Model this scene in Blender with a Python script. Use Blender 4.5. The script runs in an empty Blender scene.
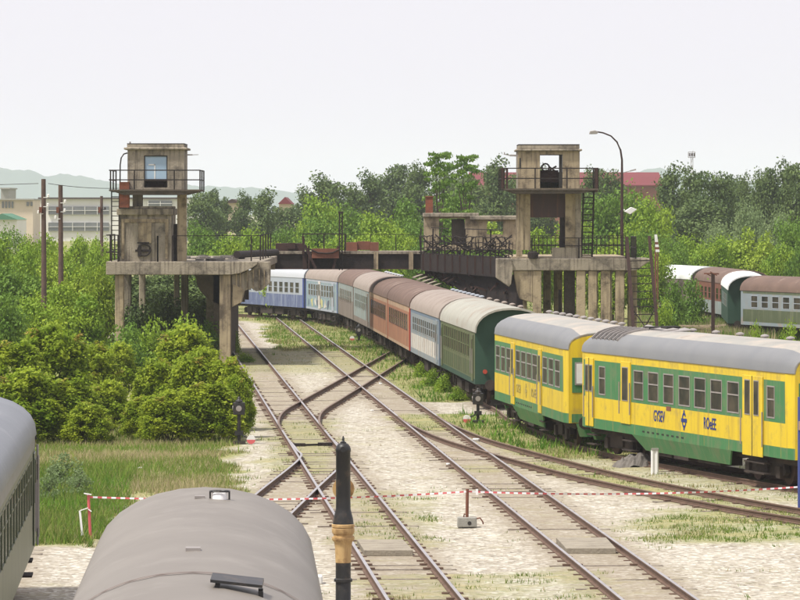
import bpy, math, random
import numpy as np
from mathutils import Vector, Matrix
R = math.radians
scene = bpy.context.scene
COL = scene.collection
# ------------------------------------------------------------------ camera, sky, sun, exposure
F = 4100.0            # focal length in pixels of an 800 px wide picture
CH = 8.0              # camera height
HY = 210.0            # horizon row
cam_d = bpy.data.cameras.new('camera'); cam = bpy.data.objects.new('camera', cam_d); COL.objects.link(cam)
cam.location = (0, 0, CH); cam.rotation_euler = (R(90), 0, 0)
cam_d.sensor_width = 36; cam_d.lens = F/800*36
cam_d.shift_y = -(300-HY)/800
cam_d.clip_start = 1; cam_d.clip_end = 20000
scene.camera = cam
SUN_EL, SUN_AZ = 60, 238          # azimuth clockwise from +Y (north)
w = bpy.data.worlds.new('World'); scene.world = w; w.use_nodes = True
nt = w.node_tree; bg = nt.nodes['Background']
sky = nt.nodes.new('ShaderNodeTexSky'); sky.sky_type = 'NISHITA'; sky.sun_disc = False
sky.sun_elevation = R(SUN_EL); sky.sun_rotation = R(SUN_AZ); sky.air_density = 1.5; sky.dust_density = 4
mx = nt.nodes.new('ShaderNodeMix'); mx.data_type = 'RGBA'; mx.inputs[0].default_value = 0.9
nt.links.new(sky.outputs[0], mx.inputs[6]); mx.inputs[7].default_value = (6.75, 6.55, 7.15, 1)   # overcast veil
nt.links.new(mx.outputs[2], bg.inputs[0]); bg.inputs[1].default_value = 0.1
sd = bpy.data.lights.new('sun', 'SUN'); sd.energy = 3.6; sd.angle = R(7); sd.color = (1, .96, .88)
sun = bpy.data.objects.new('sun', sd); COL.objects.link(sun)
az = R(SUN_AZ); el = R(SUN_EL)
sdir = Vector((math.sin(az)*math.cos(el), math.cos(az)*math.cos(el), math.sin(el)))
sun.rotation_euler = sdir.to_track_quat('Z', 'Y').to_euler(); sun.location = (0, -20, 60)
vs = scene.view_settings; vs.view_transform = 'Standard'; vs.look = 'None'; vs.exposure = 0.50; vs.gamma = 1
vs.use_curve_mapping = False
scene.render.engine = 'CYCLES'
cy = scene.cycles; cy.use_denoising = True; cy.max_bounces = 6; cy.diffuse_bounces = 3; cy.glossy_bounces = 2
cy.transmission_bounces = 4; cy.volume_bounces = 1; cy.transparent_max_bounces = 8

# ------------------------------------------------------------------ helpers
def P(x, y, D):
    return Vector(((x-400)*D/F, D, CH-(y-HY)*D/F))
def gD(y): return F*CH/(y-HY)            # distance of the ground seen at row y
def px(x, D): return (x-400)*D/F
def pz(y, D): return CH-(y-HY)*D/F

def empty(name, loc=(0, 0, 0), rz=0, label=None, cat=None, group=None, kind=None):
    o = bpy.data.objects.new(name, None); COL.objects.link(o)
    o.location = loc; o.rotation_euler = (0, 0, rz); o.empty_display_size = .3
    return tag(o, label, cat, group, kind)
def tag(o, label=None, cat=None, group=None, kind=None):
    if label: o['label'] = label
    if cat: o['category'] = cat
    if group: o['group'] = group
    if kind: o['kind'] = kind
    return o
def copy_tree(o, parent=None):
    c = o.copy(); COL.objects.link(c); c.parent = parent
    for ch in list(o.children): copy_tree(ch, c)
    return c

class MB:
    def __init__(s): s.v = []; s.f = []; s.m = []
    def add(s, vs_, fs, mi=0):
        b = len(s.v); s.v += [tuple(p) for p in vs_]
        for f in fs: s.f.append(tuple(b+i for i in f)); s.m.append(mi)
    def box(s, x0, x1, y0, y1, z0, z1, mi=0):
        s.add([(x0,y0,z0),(x1,y0,z0),(x1,y1,z0),(x0,y1,z0),(x0,y0,z1),(x1,y0,z1),(x1,y1,z1),(x0,y1,z1)],
              [(0,3,2,1),(4,5,6,7),(0,1,5,4),(1,2,6,5),(2,3,7,6),(3,0,4,7)], mi)
    def bar(s, a, b, w_, h_=None, mi=0, up=(0, 0, 1)):
        a = Vector(a); b = Vector(b); h_ = h_ or w_; d = (b-a).normalized(); u = Vector(up)
        if abs(d.dot(u)) > .95: u = Vector((0, 1, 0))
        r = d.cross(u).normalized()*w_/2; t = r.cross(d).normalized()*h_/2
        s.add([a-r-t, a+r-t, a+r+t, a-r+t, b-r-t, b+r-t, b+r+t, b-r+t],
              [(0,1,2,3),(7,6,5,4),(0,4,5,1),(1,5,6,2),(2,6,7,3),(3,7,4,0)], mi)
    def tube(s, pts, rad, n=8, mi=0, cap=True):
        pts = [Vector(p) for p in pts]; rads = rad if isinstance(rad, (list, tuple)) else [rad]*len(pts)
        rings = []; vsx = []; pr = None
        for i, p in enumerate(pts):
            d = (pts[min(i+1, len(pts)-1)]-pts[max(i-1, 0)]).normalized()
            u = Vector((0, 0, 1)) if abs(d.z) < .9 else Vector((0, 1, 0))
            r = d.cross(u).normalized()
            if pr is not None and r.dot(pr) < 0: r = -r
            pr = r; t = r.cross(d).normalized()
            for k in range(n):
                a = 2*math.pi*k/n; vsx.append(p+(r*math.cos(a)+t*math.sin(a))*rads[i])
        fs = []
        for i in range(len(pts)-1):
            for k in range(n):
                k2 = (k+1) % n; fs.append((i*n+k, i*n+k2, (i+1)*n+k2, (i+1)*n+k))
        if cap: fs.append(tuple(reversed(range(n)))); fs.append(tuple((len(pts)-1)*n+k for k in range(n)))
        s.add(vsx, fs, mi)
    def lathe(s, prof, c=(0, 0, 0), n=20, mi=0):
        vsx = []; fs = []
        for r, z in prof:
            for k in range(n):
                a = 2*math.pi*k/n; vsx.append((c[0]+r*math.cos(a), c[1]+r*math.sin(a), c[2]+z))
        for i in range(len(prof)-1):
            for k in range(n):
                k2 = (k+1) % n; fs.append((i*n+k, i*n+k2, (i+1)*n+k2, (i+1)*n+k))
        fs.append(tuple(reversed(range(n)))); fs.append(tuple((len(prof)-1)*n+k for k in range(n)))
        s.add(vsx, fs, mi)
    def prism(s, poly, axis, a, b, mi=0):
        n = len(poly)
        def mk(p, t):
            if axis == 'y': return (p[0], t, p[1])
            if axis == 'x': return (t, p[0], p[1])
            return (p[0], p[1], t)
        s.add([mk(p, a) for p in poly]+[mk(p, b) for p in poly],
              [tuple(range(n)), tuple(reversed(range(n, 2*n)))]+[(i, n+i, n+(i+1) % n, (i+1) % n) for i in range(n)], mi)
    def shift(s, o):
        s.v = [(p[0]-o[0], p[1]-o[1], p[2]-o[2]) for p in s.v]; return s
    def build(s, name, mats, parent=None, smooth=False, bevel=0, rel=True):
        """world coordinates are turned into those of the parent chain when the root only has a location"""
        me = bpy.data.meshes.new(name); me.from_pydata(s.v, [], s.f)
        if not isinstance(mats, (list, tuple)): mats = [mats]
        for m in mats: me.materials.append(m)
        me.polygons.foreach_set('material_index', s.m)
        me.update()
        bm_fix(me)
        if smooth:
            me.polygons.foreach_set('use_smooth', [True]*len(me.polygons))
            try: me.set_sharp_from_angle(angle=R(40))
            except Exception: pass
        o = bpy.data.objects.new(name, me); COL.objects.link(o); o.parent = parent
        if bevel:
            b = o.modifiers.new('bevel', 'BEVEL'); b.width = bevel; b.segments = 1; b.limit_method = 'ANGLE'
        return o
import bmesh
def bm_fix(me):
    b = bmesh.new(); b.from_mesh(me); bmesh.ops.recalc_face_normals(b, faces=b.faces); b.to_mesh(me); b.free()

class WMB(MB):
    """mesh builder in world coordinates, parts of a root that is only moved"""
    def __init__(s, root): super().__init__(); s.root = root
    def fin(s, name, mats, parent=None, **k):
        s.shift(s.root.location); return s.build(name, mats, parent or s.root, **k)
    def ib(s, x0, x1, y0, y1, D, dep, mi=0, s2=None):
        s.box(px(x0, D), px(x1, D), D, D+dep, pz(y1, D), pz(y0, D), mi)

# ------------------------------------------------------------------ materials
def mat(name, c, c2=None, scale=2.0, contrast=.5, rough=.85, metal=0, bump=.0, streak=None, dirt=None, dscale=.6, damt=.5, spec=.3, fine=None):
    m = bpy.data.materials.new(name); m.use_nodes = True; n = m.node_tree.nodes; l = m.node_tree.links
    b = n['Principled BSDF']; b.inputs['Roughness'].default_value = rough; b.inputs['Metallic'].default_value = metal
    b.inputs['Specular IOR Level'].default_value = spec
    tc = n.new('ShaderNodeTexCoord')
    def noise(sc, det=6, mp=None, rg=.6):
        t = n.new('ShaderNodeTexNoise'); t.inputs['Scale'].default_value = sc; t.inputs['Detail'].default_value = det
        t.inputs['Roughness'].default_value = rg
        if mp:
            q = n.new('ShaderNodeMapping'); q.inputs['Scale'].default_value = mp
            l.new(tc.outputs['Object'], q.inputs[0]); l.new(q.outputs[0], t.inputs[0])
        else: l.new(tc.outputs['Object'], t.inputs[0])
        return t
    def ramp(t, a, e):
        r = n.new('ShaderNodeMapRange'); r.inputs[1].default_value = a; r.inputs[2].default_value = e
        l.new(t.outputs[0], r.inputs[0]); return r.outputs[0]
    def mix(fac, a, bb):
        q = n.new('ShaderNodeMix'); q.data_type = 'RGBA'
        if isinstance(fac, float): q.inputs[0].default_value = fac
        else: l.new(fac, q.inputs[0])
        for i, s_ in ((6, a), (7, bb)):
            if isinstance(s_, (tuple, list)): q.inputs[i].default_value = (*s_, 1)
            else: l.new(s_, q.inputs[i])
        return q.outputs[2]
    c2 = c2 or tuple(v*.7 for v in c)
    t1 = noise(scale)
    col = mix(ramp(t1, .5-contrast/2, .5+contrast/2), c, c2)
    if streak:
        t2 = noise(1.0, 4, (5, 5, .35)); col = mix(ramp(t2, .5, .72), col, streak)
    if dirt:
        t3 = noise(dscale, 8, None, .7); col = mix(ramp(t3, .62-damt*.3, .8-damt*.3), col, dirt)
    l.new(col, b.inputs['Base Color'])
    if bump:
        t4 = noise(fine or scale*6, 5); bp = n.new('ShaderNodeBump'); bp.inputs['Strength'].default_value = bump
        bp.inputs['Distance'].default_value = .05
        l.new(t4.outputs[0], bp.inputs['Height']); l.new(bp.outputs[0], b.inputs['Normal'])
    return m
def leaf_mat(name, c, c2, trans=.35, nscale=.45):
    m = bpy.data.materials.new(name); m.use_nodes = True; n = m.node_tree.nodes; l = m.node_tree.links
    out = n['Material Output']; b = n['Principled BSDF']; b.inputs['Roughness'].default_value = .6; b.inputs['Specular IOR Level'].default_value = .25
    tc = n.new('ShaderNodeTexCoord'); t = n.new('ShaderNodeTexNoise'); t.inputs['Scale'].default_value = nscale; t.inputs['Detail'].default_value = 6
    l.new(tc.outputs['Object'], t.inputs[0])
    oi = n.new('ShaderNodeObjectInfo'); ma = n.new('ShaderNodeMath'); ma.operation = 'MULTIPLY_ADD'; ma.inputs[1].default_value = .35; ma.inputs[2].default_value = -.17
    l.new(oi.outputs['Random'], ma.inputs[0])
    mr = n.new('ShaderNodeMapRange'); mr.inputs[1].default_value = .35; mr.inputs[2].default_value = .65; l.new(t.outputs[0], mr.inputs[0])
    ad = n.new('ShaderNodeMath'); ad.operation = 'ADD'; ad.use_clamp = True; l.new(mr.outputs[0], ad.inputs[0]); l.new(ma.outputs[0], ad.inputs[1])
    q = n.new('ShaderNodeMix'); q.data_type = 'RGBA'; q.inputs[6].default_value = (*c, 1); q.inputs[7].default_value = (*c2, 1)
    l.new(ad.outputs[0], q.inputs[0]); l.new(q.outputs[2], b.inputs['Base Color'])
    tr = n.new('ShaderNodeBsdfTranslucent'); l.new(q.outputs[2], tr.inputs[0])
    ms = n.new('ShaderNodeMixShader'); ms.inputs[0].default_value = trans
    l.new(b.outputs[0], ms.inputs[1]); l.new(tr.outputs[0], ms.inputs[2]); l.new(ms.outputs[0], out.inputs[0])
    return m

M = {}
M['concrete'] = mat('concrete', (.37,.32,.245), (.25,.215,.165), 1.2, .5, .95, bump=.5, streak=(.08,.065,.05), dirt=(.07,.06,.05), dscale=.9, damt=.42, fine=12)
M['concrete_pale'] = mat('concrete_pale', (.42,.34,.22), (.29,.23,.15), 1.0, .5, .95, bump=.4, streak=(.14,.11,.08), dirt=(.09,.07,.05), dscale=1.0, damt=.4, fine=12)
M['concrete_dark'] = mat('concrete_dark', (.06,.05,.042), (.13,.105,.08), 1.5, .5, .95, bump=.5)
M['concrete_block'] = mat('concrete_block', (.33,.32,.28), (.24,.23,.2), 4, .5, .95, bump=.3)
M['steel_dark'] = mat('steel_dark', (.014,.011,.011), (.035,.024,.02), 3, .5, .8, .0, bump=.2)
M['steel_brown'] = mat('steel_brown', (.06,.03,.024), (.03,.018,.016), 2, .5, .85, bump=.2)
M['rust_red'] = mat('rust_red', (.22,.09,.055), (.12,.05,.035), 2, .5, .9, bump=.2)
M['brick'] = mat('brick', (.27,.09,.05), (.15,.06,.04), 5, .4, .95, bump=.4)
M['sheet_brown'] = mat('sheet_brown', (.075,.045,.04), (.05,.032,.03), 1.5, .5, .8, streak=(.12,.06,.04))
M['black_paint'] = mat('black_paint', (.012,.012,.013), (.03,.028,.026), 3, .5, .45, 0, bump=.05, dirt=(.07,.05,.035), dscale=3, damt=.35, spec=.4)
M['cream_paint'] = mat('cream_paint', (.58,.40,.19), (.48,.31,.13), 3, .5, .6, streak=(.3,.17,.07), dirt=(.2,.11,.05), dscale=3, damt=.3)
M['wood_pole'] = mat('wood_pole', (.13,.085,.065), (.075,.05,.045), 3, .5, .9, bump=.3)
M['wood_grey'] = mat('wood_grey', (.34,.30,.23), (.22,.19,.15), 3, .5, .95, bump=.4)
M['sleeper'] = mat('sleeper', (.16,.125,.095), (.085,.065,.05), 2.5, .5, .95, bump=.5, dirt=(.36,.32,.25), dscale=1.5, damt=.4)
M['rail'] = mat('rail', (.10,.062,.045), (.16,.10,.07), 3, .5, .8, bump=.2)
M['rail_top'] = mat('rail_top', (.46,.44,.44), (.33,.30,.29), 1, .5, .38, .5)
M['rail_top_dull'] = mat('rail_top_dull', (.16,.11,.085), (.22,.16,.12), 1, .5, .6, .2)
M['glass'] = mat('glass', (.012,.014,.013), (.04,.045,.03), .8, .4, .12, 0, spec=.5)
M['glass_brown'] = mat('glass_brown', (.075,.06,.04), (.012,.014,.010), 1.6, .3, .35, 0, spec=.2)  # reflections and curtains painted into the pane colour as lighter patches
M['glass_blue'] = mat('glass_blue', (.35,.47,.58), (.28,.4,.52), .8, .4, .15, 0, spec=.5)
M['alu'] = mat('alu', (.38,.35,.33), (.28,.25,.23), 3, .5, .5, .3)
M['white_paint'] = mat('white_paint', (.78,.77,.74), (.62,.61,.58), 2, .5, .7)
M['tape_red'] = mat('tape_red', (.60,.11,.12), (.55,.12,.12), 2, .5, .5)
M['tape_white'] = mat('tape_white', (.85,.83,.82), (.78,.76,.75), 2, .5, .5)
M['under'] = mat('under', (.022,.018,.016), (.06,.042,.032), 3, .5, .9, bump=.2)
M['wheel'] = mat('wheel', (.06,.038,.03), (.10,.06,.045), 3, .5, .8)
M['yellow'] = mat('yellow', (.70,.51,.02), (.62,.44,.018), 1.2, .6, .42, streak=(.50,.34,.03), dirt=(.40,.29,.06), dscale=1.4, damt=.3, spec=.4)
M['green_band'] = mat('green_band', (.035,.155,.05), (.055,.20,.07), 1.2, .6, .5, streak=(.13,.19,.09), dirt=(.13,.17,.08), dscale=1.5, damt=.35, spec=.4)
M['navy'] = mat('navy', (.015,.03,.16), (.02,.04,.2), 2, .5, .6)
M['roof_grey'] = mat('roof_grey', (.35,.335,.30), (.27,.26,.235), .7, .6, .65, 0, streak=None, dirt=(.42,.36,.30), dscale=.5, damt=.5, spec=.35)
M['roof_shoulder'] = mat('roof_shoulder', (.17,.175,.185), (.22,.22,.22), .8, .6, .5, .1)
M['louvre'] = mat('louvre', (.02,.02,.02), (.04,.035,.03), 4, .5, .8)
M['tarp'] = mat('tarp', (.19,.17,.15), (.10,.09,.08), 3, .5, .95, bump=.5)
M['bark'] = mat('bark', (.10,.075,.055), (.06,.045,.035), 4, .5, .95, bump=.4)
M['red_roof'] = mat('red_roof', (.17,.022,.028), (.13,.02,.024), .1, .5, .8)
M['factory_white'] = mat('factory_white', (.74,.73,.68), (.64,.62,.57), .15, .5, .9)
M['factory_beige'] = mat('factory_beige', (.62,.52,.40), (.52,.43,.33), .15, .5, .9)
M['factory_window'] = mat('factory_window', (.10,.11,.12), (.16,.16,.16), .3, .5, .4)
M['hill'] = mat('hill', (.05,.10,.075), (.03,.07,.06), .006, .3, 1)
M['leaf_bright'] = leaf_mat('leaf_bright', (.13,.235,.014), (.28,.39,.03), .25)
M['leaf_mid'] = leaf_mat('leaf_mid', (.08,.165,.018), (.17,.28,.035), .25)
M['leaf_dark'] = leaf_mat('leaf_dark', (.06,.10,.03), (.13,.185,.05), .25)
M['leaf_grey'] = leaf_mat('leaf_grey', (.16,.23,.09), (.24,.31,.14))
M['leaf_sumac'] = leaf_mat('leaf_sumac', (.205,.31,.018), (.41,.48,.04), .48, .9)
M['leaf_yellow'] = leaf_mat('leaf_yellow', (.22,.33,.025), (.33,.42,.045), .25)
M['leaf_red'] = leaf_mat('leaf_red', (.36,.27,.05), (.34,.36,.05))

# ------------------------------------------------------------------ track geometry (centre lines in metres)
def catmull(pts, step=1.0):
    pts = [np.array(p, float) for p in pts]
    q = [2*pts[0]-pts[1]]+pts+[2*pts[-1]-pts[-2]]; out = []
    for i in range(1, len(q)-2):
        n = max(2, int(np.linalg.norm(q[i+1]-q[i])/step))
        for k in range(n):
            t = k/n; a, b, c, d = q[i-1], q[i], q[i+1], q[i+2]
            out.append(.5*((2*b)+(-a+c)*t+(2*a-5*b+4*c-d)*t*t+(-a+3*b-3*c+d)*t**3))
    out.append(pts[-1]); return np.array(out)
def lineX(x84, D): return x84-.0622*(D-84.1)
A_pts = catmull([(lineX(.41, D), D) for D in (40, 90, 150, 210, 260, 330)])
B_pts = catmull([(lineX(5.13, D), D) for D in (40, 90, 150, 210, 260, 330)])
# coaches: visible-side corners, far -> near
SIDE = [(-11.1, 303), (-6.75, 291), (-4.15, 275.5), (-2.95, 259), (-1.80, 241), (-.68, 222), (.48, 202), (1.78, 182.2), (3.02, 163)]
def cpt(p, q, off=1.45):
    d = Vector((q[0]-p[0], q[1]-p[1])).normalized(); nrm = Vector((-d.y, d.x)); nrm = nrm if nrm.x > 0 else -nrm
    return (p[0]+nrm.x*off, p[1]+nrm.y*off)
C_ctrl = [cpt(SIDE[i], SIDE[i+1]) for i in range(len(SIDE)-1)]+[cpt(SIDE[-1], (3.1, 160)), (5.05, 152), (7.15, 134), (9.6, 124), (12.3, 115), (17, 103), (21, 95)]
C_pts = catmull([(-19, 318)]+C_ctrl)[::-1]
D_pts = catmull([(lineX(.41, 146), 146), (-3.75, 152), (-3.76, 160), (-3.2, 170), (-2.3, 185), (-.83, 210), (.25, 228)])
E_pts = catmull([(lineX(.41, 140.5), 140.5), (-2.62, 134), (-2.42, 129), (-3.22, 113), (-3.8, 99), (-3.75, 84), (-2.9, 62), (-2.2, 45), (-1.5, 30)])
F_pts = catmull([(lineX(5.13, 156), 156), (1.12, 150), (2.15, 141), (3.28, 134.4), (4.5, 128), (5.9, 121.3), (8.15, 112.7), (10.4, 105.7), (14, 97), (19, 88)])
H_pts = catmull([(-9.05-.056*(D-85.6), D) for D in (35, 60, 86, 100)])
RC = [(20.9, 288), (21.4, 268), (21.0, 249.5), (28.6, 224), (34, 208)]
R_pts = catmull([(19.4, 310)]+[(a+1.2, b+.6) for a, b in RC])
def dist_to(poly, X, Y):
    d = np.full(X.shape, 1e9)
    for i in range(len(poly)-1):
        a, b = poly[i], poly[i+1]; ab = b-a; L2 = (ab**2).sum()
        t = np.clip(((X-a[0])*ab[0]+(Y-a[1])*ab[1])/L2, 0, 1)
        d = np.minimum(d, np.hypot(X-a[0]-t*ab[0], Y-a[1]-t*ab[1]))
    return d
def smooth(e0, e1, v):
    t = np.clip((v-e0)/(e1-e0), 0, 1); return t*t*(3-2*t)
def vnoise(X, Y, sc, seed):
    rs = np.random.RandomState(seed); g = rs.rand(256, 256); x = X/sc; y = Y/sc
    xi = np.floor(x).astype(int); yi = np.floor(y).astype(int); fx = x-xi; fy = y-yi
    fx = fx*fx*(3-2*fx); fy = fy*fy*(3-2*fy)
    a = g[xi % 256, yi % 256]; b = g[(xi+1) % 256, yi % 256]; c = g[xi % 256, (yi+1) % 256]; d = g[(xi+1) % 256, (yi+1) % 256]
    return (a*(1-fx)+b*fx)*(1-fy)+(c*(1-fx)+d*fx)*fy
def zone(x, y, x0, x1, y0, y1, sx=12, sy=6):
    return smooth(x0-sx, x0+sx, x)*(1-smooth(x1-sx, x1+sx, x))*smooth(y0-sy, y0+sy, y)*(1-smooth(y1-sy, y1+sy, y))
def grassiness(X, D):
    """0 bare ballast .. 1 full grass, on the yard's ground"""
    X0, D0 = X, D; wx = (vnoise(X, D, 2.2, 61)-.5)*2.2+(vnoise(X, D, .8, 62)-.5)*.9; wd_ = (vnoise(X, D, 4.0, 63)-.5)*7+(vnoise(X, D, 1.2, 64)-.5)*3
    X = X+wx*.6; D = np.maximum(D+wd_, 40)
    x = 400+X*F/D; y = HY+CH*F/D
    g = np.full(X.shape, .23)
    def put(v, zz): nonlocal g; g = g*(1-zz)+v*zz
    put(.82, zone(x, y, 262, 430, 300, 352, 8, 4))
    put(.5, zone(x, y, 240, 420, 352, 372, 8, 4))
    put(.98, zone(x, y, -400, 232, 340, 500, 26, 9))
    put(.88, zone(x, y, -400, 112, 490, 550, 14, 6))
    put(.28, zone(x, y, 238, 262, 430, 560, 8, 4))
    put(.50, zone(x, y, 262, 336, 418, 475, 8, 4))
    put(.52, zone(x, y, 425, 520, 418, 436, 8, 4))
    put(.62, zone(x, y, 395, 470, 415, 432, 8, 3))
    put(.45, zone(x, y, 430, 500, 466, 476, 8, 3))
    put(.62, zone(x, y, 640, 1000, 508, 542, 40, 9))
    put(.45, zone(x, y, 430, 600, 572, 640, 10, 5))
    put(.42, zone(x, y, 350, 440, 486, 600, 8, 5))
    X, D = X0, D0
    sideC = np.interp(D, [p[1] for p in C_ctrl[::-1]][::1], [p[0] for p in C_ctrl[::-1]])-1.5
    off = X-sideC
    st = smooth(-2.3, -1.2, off)*(1-smooth(4.2, 5, off))*smooth(100, 112, D)*(1-smooth(262, 270, D))
    put(.86, st*smooth(128, 134, D)); put(.45, st*(1-smooth(128, 134, D)))
    dF = dist_to(F_pts, X, D); put(.62, (1-smooth(.6, 1.0, dF))*(1-smooth(128, 132, D)))
    # bare paths
    put(-.5, zone(x, y, 262, 1000, 404, 412, 6, 2)); put(-.6, zone(x, y, -200, 1000, 556, 568, 6, 4)*(1-zone(x, y, 600, 1000, 0, 600)*.0))
    ln = 228+(y-318)*1.2; put(-.5, zone(x-ln, y, 0, 16, 316, 348, 4, 3))
    put(.95, smooth(288, 300, D)); put(1., smooth(16, 20, X-0*.1)*smooth(200, 215, D))
    put(1., smooth(5.5, 7, off)*smooth(110, 125, D))
    return g
# ------------------------------------------------------------------ ground
def make_ground():
    xs = np.unique(np.concatenate([[-9000, -4000, -1500, -600, -200, -90, -50], np.arange(-30, 40.01, .4), [60, 90, 200, 600, 1500, 4000, 9000]]))
    ys = np.unique(np.concatenate([[-300, -50, 0, 30, 50], np.arange(60, 320.01, .6), [330, 350, 400, 500, 700, 1200, 2500, 5000, 9000, 14000]]))
    X, Y = np.meshgrid(xs, ys); g = grassiness(np.clip(X, -60, 60), np.clip(Y, 62, 400))
    g = np.where(np.abs(X) > 45, .95, g)
    inner = (np.abs(X) < 60) & (Y > 55) & (Y < 330)
    Z = (vnoise(X, Y, 1.7, 3)*.05+vnoise(X, Y, .8, 4)*.03-.05)*inner
    dmin = np.full(X.shape, 9.)
    for p in (A_pts, B_pts, C_pts, D_pts, E_pts, F_pts, H_pts): dmin = np.minimum(dmin, dist_to(p, X, Y))
    Z = Z*(.35+.65*smooth(.9, 2.2, dmin))+.012*(1-smooth(1.0, 1.8, dmin))
    bal = 1-smooth(.95, 1.7, dmin)
    nx, ny = len(xs), len(ys)
    v = np.stack([X.ravel(), Y.ravel(), Z.ravel()], 1)
    i = np.arange(nx*ny).reshape(ny, nx)
    f = np.stack([i[:-1, :-1].ravel(), i[:-1, 1:].ravel(), i[1:, 1:].ravel(), i[1:, :-1].ravel()], 1)
    me = bpy.data.meshes.new('ground'); me.from_pydata(v.tolist(), [], f.tolist())
    me.polygons.foreach_set('use_smooth', [True]*len(me.polygons))
    for nm, arr in (('grass', g), ('ballast', bal)):
        a = me.attributes.new(nm, 'FLOAT', 'POINT'); a.data.foreach_set('value', arr.ravel().astype(np.float32))
    m = bpy.data.materials.new('yard_ground'); m.use_nodes = True; n = m.node_tree.nodes; l = m.node_tree.links
    b = n['Principled BSDF']; b.inputs['Roughness'].default_value = .95; b.inputs['Specular IOR Level'].default_value = .15
    tc = n.new('ShaderNodeTexCoord')
    def noise(sc, det=8, rg=.6):
        t = n.new('ShaderNodeTexNoise'); t.inputs['Scale'].default_value = sc; t.inputs['Detail'].default_value = det; t.inputs['Roughness'].default_value = rg
        l.new(tc.outputs['Object'], t.inputs[0]); return t.outputs[0]
    def mr(s_, a, e, c=0, d=1):
        r = n.new('ShaderNodeMapRange'); r.inputs[1].default_value = a; r.inputs[2].default_value = e; r.inputs[3].default_value = c; r.inputs[4].default_value = d
        l.new(s_, r.inputs[0]); return r.outputs[0]
    def mix(fac, a, bb):
        q = n.new('ShaderNodeMix'); q.data_type = 'RGBA'; l.new(fac, q.inputs[0])
        for k, s_ in ((6, a), (7, bb)):
            if isinstance(s_, tuple): q.inputs[k].default_value = (*s_, 1)
            else: l.new(s_, q.inputs[k])
        return q.outputs[2]
    def mth(op, a, bb):
        q = n.new('ShaderNodeMath'); q.operation = op
        for k, s_ in ((0, a), (1, bb)):
            if isinstance(s_, (int, float)): q.inputs[k].default_value = s_
            else: l.new(s_, q.inputs[k])
        return q.outputs[0]
    def attr(nm):
        a = n.new('ShaderNodeAttribute'); a.attribute_name = nm; return a.outputs['Fac']
    stones = n.new('ShaderNodeTexVoronoi'); stones.inputs['Scale'].default_value = 9; l.new(tc.outputs['Object'], stones.inputs[0])
    gravel = mix(mr(noise(.35), .35, .65), (.44, .40, .325), (.35, .31, .245))
    gravel = mix(mr(noise(2.5), .45, .75), gravel, (.27, .235, .18))
    sepc = n.new('ShaderNodeSeparateColor'); l.new(stones.outputs['Color'], sepc.inputs[0])
    gravel = mix(mr(sepc.outputs[0], .55, 1.0, 0, .75), gravel, (.72, .69, .61))
    gravel = mix(mr(sepc.outputs[1], .7, 1.0, 0, .7), gravel, (.15, .125, .10))
    bal = mth('MULTIPLY', attr('ballast'), mr(noise(1.3), .3, .65, .4, .95))
    gravel = mix(bal, gravel, (.27, .225, .165))
    grs = mix(mr(noise(.5), .35, .65), (.22, .24, .075), (.36, .31, .16))
    grs = mix(mr(noise(3.5), .45, .7), grs, (.12, .16, .04))
    nz = mth('ADD', mth('MULTIPLY', noise(.5, 10, .75), .7), mth('MULTIPLY', noise(2.6, 8, .75), .4))
    fac = mr(mth('SUBTRACT', mth('ADD', attr('grass'), mth('MULTIPLY', nz, 1.6)), 1.25), -.12, .34)
    l.new(mix(fac, gravel, grs), b.inputs['Base Color'])
    bp = n.new('ShaderNodeBump'); bp.inputs['Strength'].default_value = .5; bp.inputs['Distance'].default_value = .06
    l.new(mth('ADD', noise(7, 4), stones.outputs['Distance']), bp.inputs['Height']); l.new(bp.outputs[0], b.inputs['Normal'])
    me.materials.append(m)
    o = bpy.data.objects.new('ground', me); COL.objects.link(o); tag(o, 'pale gravel yard with grassy patches under the tracks', None, None, 'structure')
make_ground()

# ------------------------------------------------------------------ hills
def make_hills():
    D = 7800.; prof = [(-120,172),(-60,176),(0,167),(12,171),(30,169),(45,176),(60,174),(80,176),(100,180),(125,184),(150,183),(175,184),(200,186),(230,187),(262,188),(280,190),(300,193),(330,199),(380,202),(440,200),(520,194),(580,186),(620,179),(645,169),(660,168),(680,172),(720,178),(760,182),(820,184),(900,190)]
    xs = np.arange(-200, 1000, 4.); ys = np.interp(xs, [p[0] for p in prof], [p[1] for p in prof])
    rs = np.random.RandomState(5); ys = ys+(rs.rand(len(xs))-.5)*1.8
    rows = [(0, D-500), (.25, D-350), (.6, D-180), (.9, D-60), (1, D), (.6, D+250), (0, D+500)]
    v = []; f = []
    for k, (h, DD) in enumerate(rows):
        for i, x in enumerate(xs):
            zt = CH+(HY-ys[i])*D/F; v.append(((x-400)*D/F, DD, -1+(zt+1)*h+(rs.rand()-.5)*2*(0 < h < 1)))
    n = len(xs)
    for k in range(len(rows)-1):
        for i in range(n-1): f.append((k*n+i, k*n+i+1, (k+1)*n+i+1, (k+1)*n+i))
    m = MB(); m.add(v, f); o = m.build('hills', M['hill'], smooth=True); tag(o, 'low wooded hills fading blue on the horizon', None, None, 'structure')
make_hills()

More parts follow.
